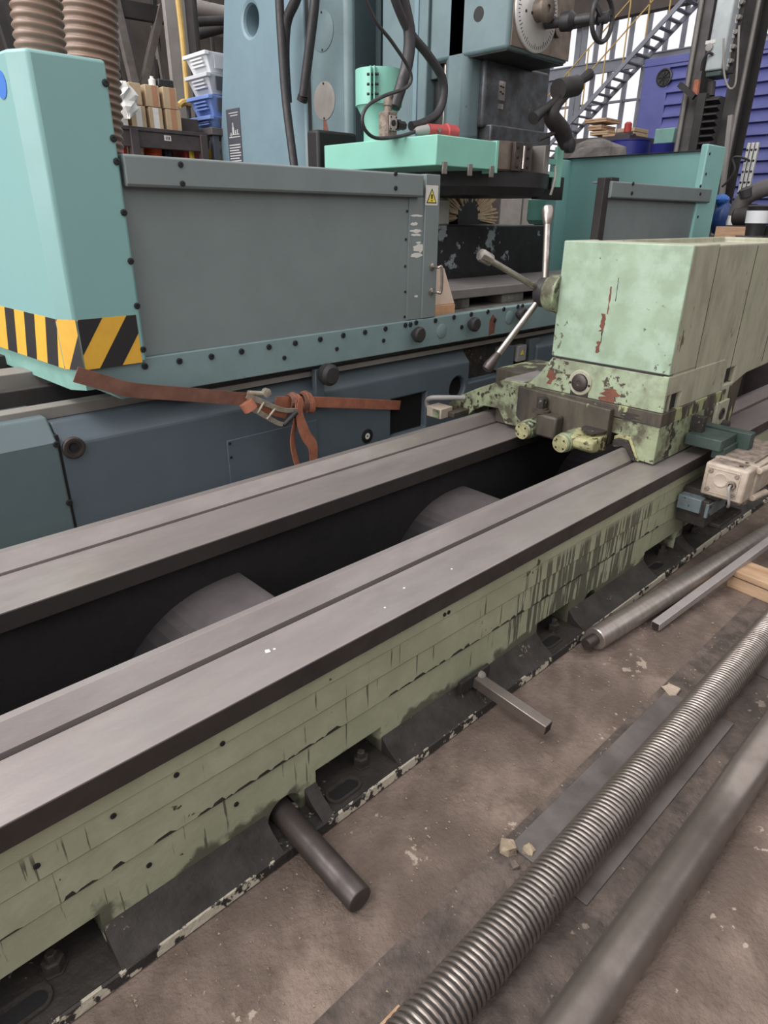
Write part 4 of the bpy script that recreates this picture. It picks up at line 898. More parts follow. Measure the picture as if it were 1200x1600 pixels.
hose([(560, -30), (585, 30), (612, 65), (640, 110), (637, 135), (600, 150), (575, 165), (566, 185), (572, 205), (590, 216), (625, 213), (648, 206)], .010, 3.15, 'rubber', 'thin grey cable curling round the mint funnel to plug', 'cable', 'cable', n=8)
plg = thing('power_plug', 'round red power plug lying on top of the guard box', 'plug', (3.4, 3.0, 2.03))
q0 = at(648, 206, 'y', 3.15); q1 = at(668, 203, 'y', 3.13); q2 = at(712, 194, 'y', 3.10)
q0.z = max(q0.z, 2.065); q1.z = max(q1.z, 2.07); q2.z = q1.z
MB().lathe(q0, q1-q0, [(0, .014), (.02, .024), ((q1-q0).length, .03)], 14).build('gland', M['grey_plastic'], plg)
LL = (q2-q1).length
MB().lathe(q1, q2-q1, [(0, .034), (LL*.62, .036), (LL*.64, .046), (LL*.70, .046), (LL*.72, .04), (LL, .04), (LL, .03)], 20).build('plug_body', M['red_plug'], plg)
MB().cyl(q1+(q2-q1)*.25+Vector((0, -.034, 0)), q1+(q2-q1)*.25+Vector((0, -.042, 0)), .012, 10).build('screw', M['steel'], plg)
# black cables hanging in front of the column
tag(MB().tube([at(436, -40, 'x', 3.42), at(437, 10, 'x', 3.42), at(441, 80, 'x', 3.42), at(447, 160, 'x', 3.42), at(460, 262, 'x', 3.42)], .032, 12).build('cable', M['rubber']), 'long black cable hanging down the column past the name plate', 'cable', 'cables hanging on the column')
tag(MB().tube([at(476, -40, 'x', 3.46), at(462, 0, 'x', 3.46), at(448, 35, 'x', 3.46), at(445, 90, 'x', 3.46), at(449, 160, 'x', 3.46)], .036, 12).build('cable', M['rubber']), 'thick black cable curving in from the top beside the long one', 'cable', 'cables hanging on the column')
ce = thing('cable', 'short black cable end hanging free before the round covers', 'cable', at(473, 157, 'x', 3.40), 'cables hanging on the column')
MB().tube([at(494, -40, 'x', 3.40), at(491, 10, 'x', 3.40), at(484, 70, 'x', 3.40), at(474, 150, 'x', 3.40)], .034, 12).build('sheath', M['rubber'], ce)
MB().cyl(at(474, 150, 'x', 3.40), at(472, 158, 'x', 3.40), .039, 12).build('cut_end', M['black'], ce)
# black hollow and bright plate left of the guard box
tag(MB().box(3.20, 3.56, 4.06, 4.19, 0, 2.14).build('motor_shroud', M['black'], None, bevel=.02), 'black shroud between the column and the mint guard box', 'shroud')
tag(MB().prism([(at(481, 250, 'x', 3.4).y, 0), (at(483, 216, 'x', 3.4).y, 2.10), (at(494, 219, 'x', 3.4).y, 2.11), (at(494, 250, 'x', 3.4).y, 0)], 'x', 3.38, 3.41).build('bright_plate', M['pale_steel'], None, smooth=False), 'bright steel plate edge left of the black shroud', 'steel plate')

# ------------------------------------------------------------------ ratchet strap
rs = thing('ratchet_strap', 'orange ratchet strap stretched along the grinder base with hanging tail', 'ratchet strap', (1.9, 2.6, .5))
def ribbon(pts, widths, ups, t=.004):
    """flat webbing through pts, width along ups"""
    mb = MB(); rsn = []; P = [Vector(p) for p in pts]
    for i, p in enumerate(P):
        tn = (P[min(i+1, len(P)-1)]-P[max(i-1, 0)]).normalized(); u = Vector(ups[i]); u = (u-tn*u.dot(tn)).normalized(); n_ = tn.cross(u); w_ = widths[i]/2
        rsn.append([p+u*w_+n_*t/2, p+u*w_-n_*t/2, p-u*w_-n_*t/2, p-u*w_+n_*t/2])
    mb.rings(rsn); return mb
def spl(pts, k=5):
    P = [Vector(p) for p in pts]; Q = []
    for i in range(len(P)-1):
        a, b, c, d_ = P[max(i-1, 0)], P[i], P[i+1], P[min(i+2, len(P)-1)]
        for j in range(k):
            t = j/k; Q.append(.5*((2*b)+(c-a)*t+(2*a-5*b+4*c-d_)*t*t+(3*b-a-3*c+d_)*t**3))
    return Q+[P[-1]]
up = (0, -.15, 1)
A = [at(118, 585, 'y', 2.615), at(160, 597, 'y', 2.612), at(205, 609, 'y', 2.61), at(290, 616, 'y', 2.60), at(385, 624, 'y', 2.59)]
A = spl(A); ribbon(A, [.062]*len(A), [up]*len(A)).build('webbing', M['strap_dirty'], rs)
B = spl([at(430, 628, 'y', 2.60), at(490, 628, 'y', 2.60), at(550, 630, 'y', 2.61), at(617, 633, 'y', 2.665), at(625, 633, 'y', 2.72)]); ribbon(B, [.055]*len(B), [up]*len(B)).build('webbing', M['strap'], rs)
# knot of wraps
for i, (px, w_) in enumerate(((452, .075), (462, .085), (472, .08), (480, .07))):
    c = at(px, 629, 'y', 2.60); pts = [c+Vector((.01*math.sin(k/20*6.28)*((-1)**i)+.012*math.cos(k/20*6.28), -.028*math.cos(k/20*6.28), (.042+.004*i)*math.sin(k/20*6.28))) for k in range(21)]
    ups = [Vector((1, 0, .35*(-1)**i))]*21
    ribbon(pts, [.034]*21, ups).build('wrap', M['strap_dirty' if i % 2 == 0 else 'strap'], rs)
T1 = spl([at(470, 622, 'y', 2.565), at(468, 650, 'y', 2.562), at(478, 680, 'y', 2.565), at(488, 695, 'y', 2.57), at(490, 712, 'y', 2.575), at(489, 745, 'y', 2.58)])
ribbon(T1, [.03+.035*min(1, i/8)-.02*max(0, (i-18)/8) for i in range(len(T1))], [(1, .2, .1)]*len(T1)).build('tail', M['strap'], rs)
T2 = spl([at(466, 625, 'y', 2.575), at(462, 655, 'y', 2.575), at(457, 685, 'y', 2.58), at(460, 710, 'y', 2.585), at(467, 735, 'y', 2.59), at(470, 755, 'y', 2.59)])
ribbon(T2, [.045]*len(T2), [(1, .5, 0)]*len(T2)).build('tail', M['strap'], rs)
rk = thing('strap_ratchet', 'scuffed steel ratchet buckle of the orange strap', 'ratchet buckle', at(420, 650, 'y', 2.58))
for off in (0, 1):
    pts = [at(386-off*4, 618+off*14, 'y', 2.565), at(410-off*4, 628+off*17, 'y', 2.56), at(440-off*8, 640+off*20, 'y', 2.555), at(464-off*22, 641+off*22, 'y', 2.55)]
    P_ = spl(pts, 4); ribbon(P_, [.028-.010*i/len(P_) for i in range(len(P_))], [(0, -.2, 1)]*len(P_), .006).build('side_plate', M['ratchet'], rk)
MB().cyl(at(384, 628, 'y', 2.575), at(392, 640, 'y', 2.565), .034, 16).build('spool', M['strap'], rk)
MB().cyl(at(388, 614, 'y', 2.57), at(422, 616, 'y', 2.57), .012, 10).build('axle', M['ratchet'], rk)
MB().lathe(at(414, 613, 'y', 2.575), (0, -1, 0), [(0, .022), (.02, .022), (.022, .015)], 10).build('pawl_cap', M['ratchet'], rk)
for t in (.35, .62): MB().cyl(at(386+75*t, 620+24*t, 'y', 2.56), at(383+55*t, 634+34*t, 'y', 2.555), .006, 8).build('cross_pin', M['ratchet'], rk)
MB().cyl(at(463, 644, 'y', 2.55), at(443, 664, 'y', 2.55), .013, 12).build('grip', M['rubber'], rk)
W3 = [at(392, 636, 'y', 2.575), at(420, 640, 'y', 2.575), at(448, 648, 'y', 2.575)]
ribbon(W3, [.045]*3, [(0, -.3, 1)]*3).build('inner_webbing', M['strap'], rk)

# ------------------------------------------------------------------ brown suction hoses
def corrugated(pts, r, amp, ribs, label, m_='hose_brown'):
    P = spl(pts, 4); Ls = [0]
    for i in range(1, len(P)): Ls.append(Ls[-1]+(P[i]-P[i-1]).length)
    N_ = ribs*6; Q = []
    for k in range(N_+1):
        s = Ls[-1]*k/N_; i = max(j for j in range(len(Ls)) if Ls[j] <= s+1e-9); i = min(i, len(P)-2)
        t = (s-Ls[i])/(Ls[i+1]-Ls[i]); Q.append(P[i].lerp(P[i+1], t))
    return tag(MB().tube(Q, lambda t: r+amp*math.cos(2*math.pi*t*ribs), 28, sub=1).build('suction_hose', M[m_], None, ang=80), label, 'hose', 'brown suction hoses')
corrugated([at(53, -90, 'y', 2.95), at(56, -10, 'y', 2.95), at(62, 60, 'y', 2.95), (at(64, 85, 'y', 2.95).x, 2.95, 2.06)], .084, .0048, 14, 'brown corrugated hose rising from the mint cabinet top, left one')
corrugated([at(136, -90, 'y', 3.35), at(138, -10, 'y', 3.35), at(142, 80, 'y', 3.35), at(148, 170, 'y', 3.35), at(152, 270, 'y', 3.35)], .113, .0055, 28, 'brown corrugated hose passing behind the mint cabinet edge, right one')

# ------------------------------------------------------------------ storage corner on the left, behind
YB = 6.0
def px_rect(x0, y0, x1, y1, Y): a = at(x0, y0, 'y', Y); b = at(x1, y1, 'y', Y); return min(a.x, b.x), max(a.x, b.x), min(a.z, b.z), max(a.z, b.z)
bn = thing('steel_shelf', 'dark steel shelf bench carrying the stacked cartons', 'shelf', (3.2, 6.2, 0))
zt = at(260, 203, 'y', YB).z
MB().box(2.45, 3.44, YB-.05, YB+.65, zt-.03, zt).build('shelf_top', M['bench'], bn, bevel=.004)
MB().box(2.50, 3.43, YB-.04, YB+.0, zt-.15, zt-.03).build('shelf_beam', M['bench'], bn, bevel=.004)
for x in (2.76, 3.40):
    MB().box(x-.035, x+.035, YB-.06, YB, 0, zt-.02).build('shelf_post', M['bench'], bn, bevel=.004)
    MB().box(x-.035, x+.035, YB+.55, YB+.62, 0, zt-.02).build('shelf_post', M['bench'], bn, bevel=.004)
MB().box(2.5, 3.43, YB, YB+.6, 1.5, 1.53).build('shelf_board', M['bench'], bn)
c = at(262, 216, 'y', YB-.042); tk = MB().box(c.x-.03, c.x+.03, YB-.044, YB-.04, c.z-.02, c.z+.02).build('shelf_tag', M['white'], bn, smooth=False)
for k in (-.014, 0, .014): MB().box(c.x+k-.003, c.x+k+.003, YB-.046, YB-.0435, c.z-.012, c.z+.012).build('tag_digit', M['black'], tk, smooth=False)
rows = [((200, 133, 224, 167), (225.5, 136, 252, 168.5), (253.5, 139, 279, 171)), ((187, 174, 202, 197), (204, 170, 231, 199), (232, 172, 257, 201.5), (258.5, 173, 285.5, 204))]
names = [['carton at the left of the upper row beside the plastic film', 'middle carton of the upper row on the shelf', 'carton at the right of the upper row under the pale post'],
         ['carton half hidden at the left of the lower row', 'second carton of the lower row with glossy tape', 'third carton of the lower row on the shelf', 'carton at the right end of the lower row']]
hz = (at(260, 136, 'y', YB).z-zt)/2
for ri, row in enumerate(rows):
    for ci, (a0, b0, a1, b1) in enumerate(row):
        x0, x1, z0, z1 = px_rect(a0, b0, a1, b1, YB)
        zb = zt+.001+(hz+.001)*(1-ri)
        cb_ = thing('carton', names[ri][ci], 'carton', ((x0+x1)/2, YB+.15, zb), 'cartons on the steel shelf')
        MB().box(x0+.003, x1-.003, YB, YB+.34, zb, zb+hz-.002).build('box', M['carton'], cb_, bevel=.004)
        if (ri, ci) != (0, 0):
            xm = (x0+x1)/2+(.02 if ri == 0 else 0)
            MB().box(xm-.025, xm+.025, YB-.0015, YB+.001, zb+.002, zb+hz-.004).build('tape', M['tape'] if (ri, ci) in ((0, 1), (0, 2), (1, 3)) else M['plastic_film'], cb_)
# crumpled film bag
c = at(190, 158, 'y', YB-.06); r = random.Random(4)
fb = MB(); n = 14
fb.rings([[Vector((c.x+(.12*math.sin(math.pi*(k+.3)/7))*(.7+.5*r.random())*math.cos(2*math.pi*i/n), YB-.10+.06*math.sin(2*math.pi*i/n)*(.7+.5*r.random()), c.z-.13+k*.043)) for i in range(n)] for k in range(7)])
tag(fb.build('plastic_film', M['plastic_film'], None, smooth=False), 'crumpled clear plastic film hanging at the carton stack', 'plastic film')
zc = zt+2*hz+.004
tag(MB().lathe((at(238, 130, 'y', YB+.1).x, YB+.1, zc), (0, 0, 1), [(0, .03), (.05, .03), (.06, .015), (.075, .015)], 14).build('small_jar', M['white']), 'small white jar on top of the cartons', 'jar')
tag(MB().box(3.08, 3.22, YB+.05, YB+.2, zc, zc+.06).build('black_tray', M['black_paint'], None, bevel=.01), 'black tray on top of the cartons', 'tray')
tag(MB().box(3.22, 3.42, YB+.05, YB+.3, zt+.001, zt+.11).build('dark_crate', M['bench'], None, bevel=.006), 'dark brown crate on the shelf right of the cartons', 'crate')
# things under the shelf
zl = 1.531
for i, (a0, a1, ztop, m_, lab, nm) in enumerate(((190, 200, 217, 'red', 'red box under the shelf at its left end', 'red_box'), (216, 226, 222, 'carton', 'small pale carton standing under the steel shelf', 'carton'), (289, 320, 226, 'red', 'wide red case under the shelf at right', 'red_case'))):
    x0, x1, z0, z1 = px_rect(a0, ztop, a1, 245, YB+.1)
    tag(MB().box(x0, x1, YB+.1, YB+.35, zl, z1).build(nm, M[m_], None, bevel=.006), lab, 'box')
c = at(234, 224, 'y', YB+.1)
tag(MB().lathe((c.x, YB+.2, zl), (.12, 0, 1), [(0, .09), (.3, .09), (c.z-zl+.05-.06, .075), (c.z-zl+.05, .05)], 20).build('orange_bottle', M['orange']), 'orange plastic bottle standing under the steel shelf', 'bottle')
tag(MB().prism([(c.x+.13, zl), (c.x+.15, c.z+.03), (c.x+.22, c.z+.04), (c.x+.31, zl)], 'y', YB+.12, YB+.4).build('black_bag', M['black_paint'], None, bevel=.03), 'black bag slumped under the steel shelf', 'bag')
c = at(297, 225, 'y', YB+.08); tag(MB().box(c.x-.02, c.x+.02, YB+.05, YB+.09, zl, c.z+.06).build('yellow_tube', M['sticker_yellow'], None, bevel=.01), 'yellow tube in front of the red case', 'tube')
# stacked picking bins
xb = at(326, 110, 'y', YB).x; yfar = at(296, 110, 'x', xb).y
bin_px = [(79, 112, 'bin_white', 'bin_grey', 'white picking bin on top of the stack'), (114, 147, 'bin_grey', 'bin_dark', 'light grey picking bin below the white one'), (149, 181, 'bin_blue', 'bin_dark', 'blue picking bin below the grey one'), (182, 200, 'bin_blue', 'bin_dark', 'lowest blue picking bin on the shelf end')]
for i, (p0_, p1_, m1, m2, lab) in enumerate(bin_px):
    zt_ = at(325, p0_, 'x', xb).z; zb_ = at(325, p1_, 'x', xb).z; h_ = zt_-zb_
    bi = thing('picking_bin', lab, 'storage bin', (xb+.2, (YB+yfar)/2, zb_), 'stacked picking bins')
    MB().add([(xb+.03, YB+.02, zb_), (xb+.9, YB+.02, zb_), (xb+.9, yfar-.02, zb_), (xb+.03, yfar-.02, zb_), (xb-.03, YB-.02, zt_), (xb+.9, YB-.02, zt_), (xb+.9, yfar+.02, zt_), (xb-.03, yfar+.02, zt_)],
             [(0, 1, 2, 3), (0, 1, 5, 4), (1, 2, 6, 5), (2, 3, 7, 6), (3, 0, 4, 7), (4, 5, 6, 7)]).build('bin_body', M[m1 if i else 'bin_white'], bi, bevel=.006, smooth=False)
    MB().box(xb-.045, xb+.0, YB-.03, yfar+.03, zt_-.03, zt_).build('bin_rim', M[m1], bi, bevel=.004)
    for k in range(3 if h_ > .12 else 2): MB().bar((xb+.005-.04*(.35+.17*k), YB+.05, zb_+h_*(.35+.17*k)), (xb+.005-.04*(.35+.17*k), yfar-.08, zb_+h_*(.35+.17*k)), .02, .012).build('bin_ridge', M[m1], bi)
    MB().box(xb+.05, xb+.9, YB-.026, YB-.018, zb_+.03, zt_-.02).build('bin_side', M[m2], bi)
rack = thing('bin_rack', 'dark blue rack holding the picking bins', 'rack', (xb+.5, YB+.3, 0))
zb_ = at(325, 201, 'x', xb).z
MB().box(xb-.05, xb+1.0, YB-.05, yfar+.1, zb_-.06, zb_-.002).build('rack_shelf', M['column_grey'], rack, bevel=.004)
for y in (YB, yfar): MB().box(xb-.03, xb+.03, y-.03, y+.03, 0, zb_-.06).build('rack_post', M['bin_dark'], rack, bevel=.003)
MB().box(xb+.95, xb+1.0, YB, YB+.06, 0, zb_-.06).build('rack_post', M['bin_dark'], rack)
x0, x1, z0, z1 = px_rect(334, 232, 346, 250, YB+.1)
tag(MB().box(x0, x1, YB+.1, YB+.2, 1.6, z1).build('yellow_card', M['sticker_yellow'], None), 'yellow card standing below the bin rack', 'card')
tag(MB().box(x0-.1, x1+.3, YB+.0, YB+.7, 1.57, 1.6).build('rack_board', M['bin_dark'], None), 'dark board under the picking bins', 'board')

# steelwork behind the shelf
sw = thing('lattice_column', 'grey lattice steelwork column standing in the dark behind the shelf', 'steel column', (4.3, 8, 0))
def bgbar(p, q, w_, Y, m_, parent, name, dp=.08):
    return MB().bar(at(p[0], p[1], 'y', Y), at(q[0], q[1], 'y', Y), w_, dp, (0, 1, 0)).build(name, M[m_], parent)
bgbar((170, -40), (214, 150), .085, 8.0, 'lattice', sw, 'diagonal_bar'); bgbar((252, 10), (220, 150), .07, 8.02, 'lattice', sw, 'diagonal_bar')
bgbar((160, 20), (200, 190), .07, 8.1, 'dark_steel', sw, 'diagonal_bar'); bgbar((160, 8), (262, 26), .15, 8.05, 'dark_steel', sw, 'cross_beam')
bgbar((240, 40), (256, 140), .03, 8.2, 'pale_steel', sw, 'thin_bar'); bgbar((238, -20), (250, 140), .05, 8.25, 'dark_steel', sw, 'thin_bar')
bgbar((178, -40), (196, 190), .06, 8.3, 'lattice', sw, 'upright')
pp = thing('steel_column', 'flat pale grey steel column behind the upper cartons', 'steel column', (4.6, 7.6, 0))
a = at(250, -60, 'y', 7.6); b = at(280, -60, 'y', 7.6); c = at(284, 160, 'y', 7.6)
MB().box(a.x, b.x+.02, 7.6, 7.66, 0, 5).build('web', M['pale_steel'], pp, bevel=.004)
MB().box(b.x+.02, b.x+.05, 7.45, 7.8, 0, 5).build('edge', M['dark_steel'], pp)
dk = thing('dark_column', 'dark steel column right of the yellow pole', 'steel column', (4.9, 7.8, 0))
a = at(286, 20, 'y', 7.8); b = at(309, 20, 'y', 7.8); MB().box(a.x, b.x, 7.8, 8.0, 0, 5).build('shaft', M['dark_steel'], dk, bevel=.004)
MB().box(a.x-.05, b.x+.05, 7.75, 8.05, 2.4, 2.5).build('collar', M['dark_steel'], dk, bevel=.004)
yp = thing('yellow_pole', 'slim yellow pole leaning beside the picking bins', 'pole', at(294, 170, 'y', 6.6))
MB().tube([at(273, -40, 'y', 6.6), at(285, 60, 'y', 6.6), at(294, 165, 'y', 6.6)], .025, 10).build('pole', M['pole_yellow'], yp)
MB().tube([at(280, 165, 'y', 6.6), at(287, 160, 'y', 6.6), at(298, 163, 'y', 6.6)], .03, 8).build('hook', M['pole_yellow'], yp)
MB().cyl((at(294, 165, 'y', 6.6).x, 6.6, 0), at(294, 165, 'y', 6.6), .02, 8).build('lower_pole', M['dark_steel'], yp)
for i, (p, q, rr, m_, lab) in enumerate((((305, 12), (360, 24), .09, 'pale_steel', 'pale overhead pipe above the picking bins, upper one'), ((305, 55), (360, 40), .06, 'dark_steel', 'dark overhead beam above the picking bins'), ((305, 34), (360, 32), .05, 'dark_steel', 'dark thin overhead pipe between the pale pipe and beam'))):
    a = at(p[0], p[1], 'y', 9.0-.3*i); b = at(q[0], q[1], 'y', 9.0-.3*i); d_ = (b-a)
    tag(MB().cyl(a-d_*.1, b+d_*1.5, rr, 12).build('overhead_pipe', M[m_]), lab, 'pipe')
c = at(325, 75, 'y', 9.2); tag(MB().box(c.x-.4, c.x+1.5, 9.2, 9.3, 0, c.z+.15).build('wall_panel', M['wall'], None), 'grey brown wall panel behind the picking bins', 'panel')
tag(MB().cyl((c.x-.05, 9.0, 0), (c.x-.05, 9.0, 6), .03, 8).build('drain_pipe', M['dark_steel']), 'thin dark upright pipe left of the pale column', 'pipe')
tag(MB().bar(at(-6, 5, 'y', 5.0), at(19, 82, 'y', 5.0), .05, .05, (0, 1, 0)).build('dark_strut', M['dark_steel']), 'dark leaning strut at the left picture edge', 'strut')
tag(MB().box(-6, 5.5, 11.5, 11.7, 0, 6).build('dark_partition', M['dark_steel']), 'dark partition wall behind the lattice steelwork', 'partition')

# ------------------------------------------------------------------ far right: stairs, blue wall, columns
st = thing('steel_stairs', 'grey steel stairs with thin yellow handrails before the windows', 'stairs', (13, 7.4, 0))
XS = 13.0
A0 = at(880, 203, 'x', XS); A1 = at(1084, -18, 'x', XS)
dr = (A1-A0); nup = Vector((0, 0, 1))
for k, x_ in enumerate((XS, XS+.5)):
    off = Vector((x_-XS, 0, 0))
    MB().bar(A0+off-dr*.35, A1+off+dr*.1, .03, .075).build('stringer', M['girder'], st)
for k in range(-4, 20):
    p = A0+dr*(k/17); MB().box(XS+.02, XS+.48, p.y-.05, p.y+.05, p.z-.01, p.z+.01).build('tread', M['girder'], st)
for h_ in (.55, 1.0):
    MB().bar(A0+Vector((0, 0, h_))-dr*.2, A1+Vector((0, 0, h_))+dr*.1, .018, .018).build('handrail', M['pole_yellow'], st)
for k in range(0, 26, 4):
    p = A0+dr*(k/24); MB().bar(p, p+Vector((0, 0, 1.0)), .018, .018, (1, 0, 0)).build('baluster', M['pole_yellow'], st)
gd = thing('crane_girder', 'grey girder running along the windows behind the stairs', 'girder', (13.6, 7.5, 3.9))
zg = at(970, 101, 'x', 13.8).z
MB().box(13.80, 13.87, yr_-2, yl+1, zg-.09, zg+.09).build('girder_web', M['girder'], gd, bevel=.004)
MB().box(13.77, 13.9, yr_-2, yl+1, zg+.09, zg+.11).build('girder_flange', M['girder'], gd)
for y in (yl+.6, yr_-1.5): MB().box(13.80, 13.87, y-.08, y+.08, 0, zg-.09).build('girder_post', M['girder'], gd)
tb_ = thing('roof_beam', 'brownish roof beam at the top behind the hand wheel', 'roof beam', (13.2, 7, 5))
zt2 = at(1000, 8, 'x', 13.8).z
MB().box(13.72, 13.88, yr_-2, yl+1, zt2-.12, zt2+.5).build('beam', M['wall'], tb_)
MB().box(13.70, 13.9, yr_-2, yl+1, zt2-.14, zt2-.12).build('beam_flange', M['wall'], tb_)
pn = thing('window_post', 'thick pale post between the windows beside the clamp arm', 'post', (13.7, 8.6, 0))
c = at(905, 100, 'x', 13.8); MB().box(13.89, 13.92, c.y-.06, c.y+.06, 0, 6).build('post', M['girder'], pn)
c = at(850, 120, 'x', 13.8); MB().box(13.88, 13.92, c.y-.3, c.y+.4, c.z-.1, c.z+.05).build('bracket', M['girder'], pn)
# blue lapped container wall
bw = thing('blue_container', 'large blue container with lapped horizontal boards', 'container', (12.3, 5, 0))
XC = 12.0; yc1 = at(1004, 150, 'x', XC).y; zc1 = at(1013, 97, 'x', XC).z; yc0 = yc1-4.5
MB().box(XC+.04, XC+.95, yc0, yc1, .1, zc1).build('shell', M['container'], bw)
MB().box(XC-.03, XC+.06, yc1-.42, yc1+.02, .1, zc1+.02).build('corner_post', M['container'], bw, bevel=.01)
MB().box(XC-.045, XC+.07, yc0-.01, yc1+.03, zc1-.08, zc1+.035).build('top_rail', M['container'], bw, bevel=.01)
z = .15; hB = .175
while z < zc1-.1:
    MB().prism([(XC+.04, z), (XC-.035, z+.01), (XC-.03, z+.05), (XC+.03, z+hB), (XC+.04, z+hB)], 'y', yc0, yc1-.42).build('board', M['container'], bw, smooth=False)
    z += hB
c = at(1038, 121, 'x', XC-.04); fn = MB().lathe((XC-.035, c.y, c.z), (-1, 0, 0), [(0, .13), (.02, .13), (.025, .11), (.01, .09), (.01, .001)], 26).build('vent', M['black_paint'], bw)
for k in range(4): MB().bar((XC-.055, c.y-.1*math.cos(k*.785), c.z-.1*math.sin(k*.785)), (XC-.055, c.y+.1*math.cos(k*.785), c.z+.1*math.sin(k*.785)), .012, .012, (1, 0, 0)).build('vent_bar', M['black'], fn)
# hall column and pendant control
XP = 8.0
def pb(p, q, x=XP): a = at(p[0], p[1], 'x', x); b = at(q[0], q[1], 'x', x); return a, b
hc = thing('hall_column', 'dark grey riveted steel hall column left of the hanging control box', 'steel column', (8.2, 3.8, 0))
y0 = at(1053, 230, 'x', XP).y; y1 = at(1076, 230, 'x', XP).y
MB().box(XP, XP+.03, y1, y0, 0, 5).build('flange', M['column_grey'], hc, bevel=.004)
MB().box(XP+.03, XP+.3, (y0+y1)/2-.015, (y0+y1)/2+.015, 0, 5).build('web', M['column_grey'], hc)
MB().box(XP+.3, XP+.33, y1, y0, 0, 5).build('flange', M['column_grey'], hc)
MB().cyl((XP-.03, y0-.05, 0), (XP-.03, y0-.05, 5), .022, 10).build('conduit', M['pale_steel'], hc)
hc2 = thing('hall_column', 'dark tall hall column right of the hanging control box', 'steel column', (8.4, 3.2, 0))
ya = at(1118, 230, 'x', 8.3).y; yb = at(1143, 230, 'x', 8.3).y
MB().box(8.3, 8.33, yb, ya, 0, 5).build('flange', M['column_grey'], hc2, bevel=.004)
MB().box(8.33, 8.6, (ya+yb)/2-.015, (ya+yb)/2+.015, 0, 5).build('web', M['dark_steel'], hc2)
MB().box(8.6, 8.63, yb, ya, 0, 5).build('flange', M['dark_steel'], hc2)
MB().cyl((8.27, yb+.01, 0), (8.27, yb+.01, 5), .02, 10).build('conduit', M['pale_steel'], hc2)
pe = thing('control_pendant', 'hanging pale grey control box with cables at the hall column', 'control box', at(1110, 120, 'x', 7.8))
a = at(1100, 112, 'x', 7.8); b = at(1127, 112, 'x', 7.8)
MB().box(7.8, 8.05, b.y, a.y, a.z, a.z+1.4).build('case', M['pendant'], pe, bevel=.015)
MB().box(7.82, 8.04, b.y+.01, a.y-.01, a.z-.05, a.z).build('base', M['blue_green'], pe, bevel=.01)
c = at(1109, 74, 'x', 7.8); MB().lathe((7.8, c.y, c.z), (-1, 0, 0), [(0, .035), (.02, .035), (.022, .02), (.022, .001)], 16).build('lock', M['grey_plastic'], pe)
MB().box(7.795, 7.802, c.y-.05, c.y+.05, c.z+.03, c.z+.06).build('name_strip', M['white'], pe)
c = at(1106, 95, 'x', 7.79); MB().tube([c+Vector((0, -.04, .05)), c+Vector((-.03, 0, .06)), c+Vector((-.02, .04, .0)), c+Vector((0, .05, -.08))], .012, 8).build('hook', M['dark_steel'], pe)
MB().cyl(at(1090, 125, 'x', 7.9), at(1086, 150, 'x', 7.9), .035, 10).build('red_cable', M['strap'], pe)
MB().cyl(at(1112, 128, 'x', 7.9), at(1110, 150, 'x', 7.9), .04, 10).build('gland', M['dark_steel'], pe)
MB().tube([at(1131, 60, 'x', 7.8), at(1131, 110, 'x', 7.8), at(1138, 136, 'x', 7.8), at(1148, 134, 'x', 7.8), at(1152, 100, 'x', 7.8), at(1155, 40, 'x', 7.8)], .010, 8).build('guard_bar', M['pale_steel'], pe)
ch = thing('valve_strip', 'narrow strip of pale valves and loops beside the control box', 'valve strip', at(1136, 110, 'x', 7.9))
a = at(1134, 115, 'x', 7.95); MB().box(7.95, 8.0, a.y-.06, a.y+.06, a.z, a.z+1.2).build('backing', M['dark_steel'], ch)
for k in range(9):
    z = a.z+.05+k*.12
    MB().box(7.90, 7.96, a.y-.02, a.y+.05, z, z+.07).build('valve', M['bin_white'], ch, bevel=.008)
    MB().cyl((7.9, a.y-.04, z+.05), (7.96, a.y-.04, z+.05), .02, 10).build('fitting', M['pale_steel'], ch)
bl = thing('bellows', 'black ribbed bellows unit below the hanging control box', 'bellows', at(1098, 235, 'x', 7.85))
a = at(1088, 233, 'x', 7.85); b = at(1112, 233, 'x', 7.85); zt3 = at(1100, 152, 'x', 7.85).z
MB().box(7.87, 8.0, b.y+.02, a.y, 0, zt3).build('core', M['dark_steel'], bl)
MB().box(7.78, 8.0, a.y-.03, a.y+.06, a.z-.3, zt3+.03).build('side_plate', M['dark_steel'], bl, bevel=.004)
k = 0; z = a.z-.25
while z < zt3-.05:
    MB().prism([(7.87, z), (7.79, z+.03), (7.79, z+.045), (7.87, z+.06)], 'y', b.y, a.y-.03).build('fold', M['rubber'], bl, smooth=False); z += .065
MB().bar(at(1062, 132, 'x', 7.8), at(1085, 152, 'x', 7.8), .05, .05).build('arm', M['dark_steel'], bl)

# drums, crates and clutter behind the guard end
for i, (p0_, p1_, pt, lab) in enumerate(((957, 1014, 222, 'dark blue steel drum standing left behind the guard end'), (1019, 1058, 227, 'dark blue steel drum standing right behind the guard end'))):
    xx = 8.6; a = at(p0_, pt, 'x', xx); b = at(p1_, pt, 'x', xx); rr = (a.y-b.y)/2
    dm = thing('steel_drum', lab, 'drum', (xx, (a.y+b.y)/2, 0), 'blue drums behind the guard')
    zt4 = a.z
    MB().lathe((xx, (a.y+b.y)/2, zt4-.9), (0, 0, 1), [(0, rr*.96), (.02, rr), (.3, rr*.97), (.31, rr), (.6, rr*.97), (.61, rr), (.88, rr*.97), (.89, rr), (.9, rr), (.9, rr*.96), (.885, rr*.95), (.885, .001)], 30).build('drum_body', M['drum'], dm)
    MB().box(xx-rr, xx+rr, (a.y+b.y)/2-rr, (a.y+b.y)/2+rr, 0, zt4-.9).build('drum_stand', M['bench'], dm)
xx = 9.5
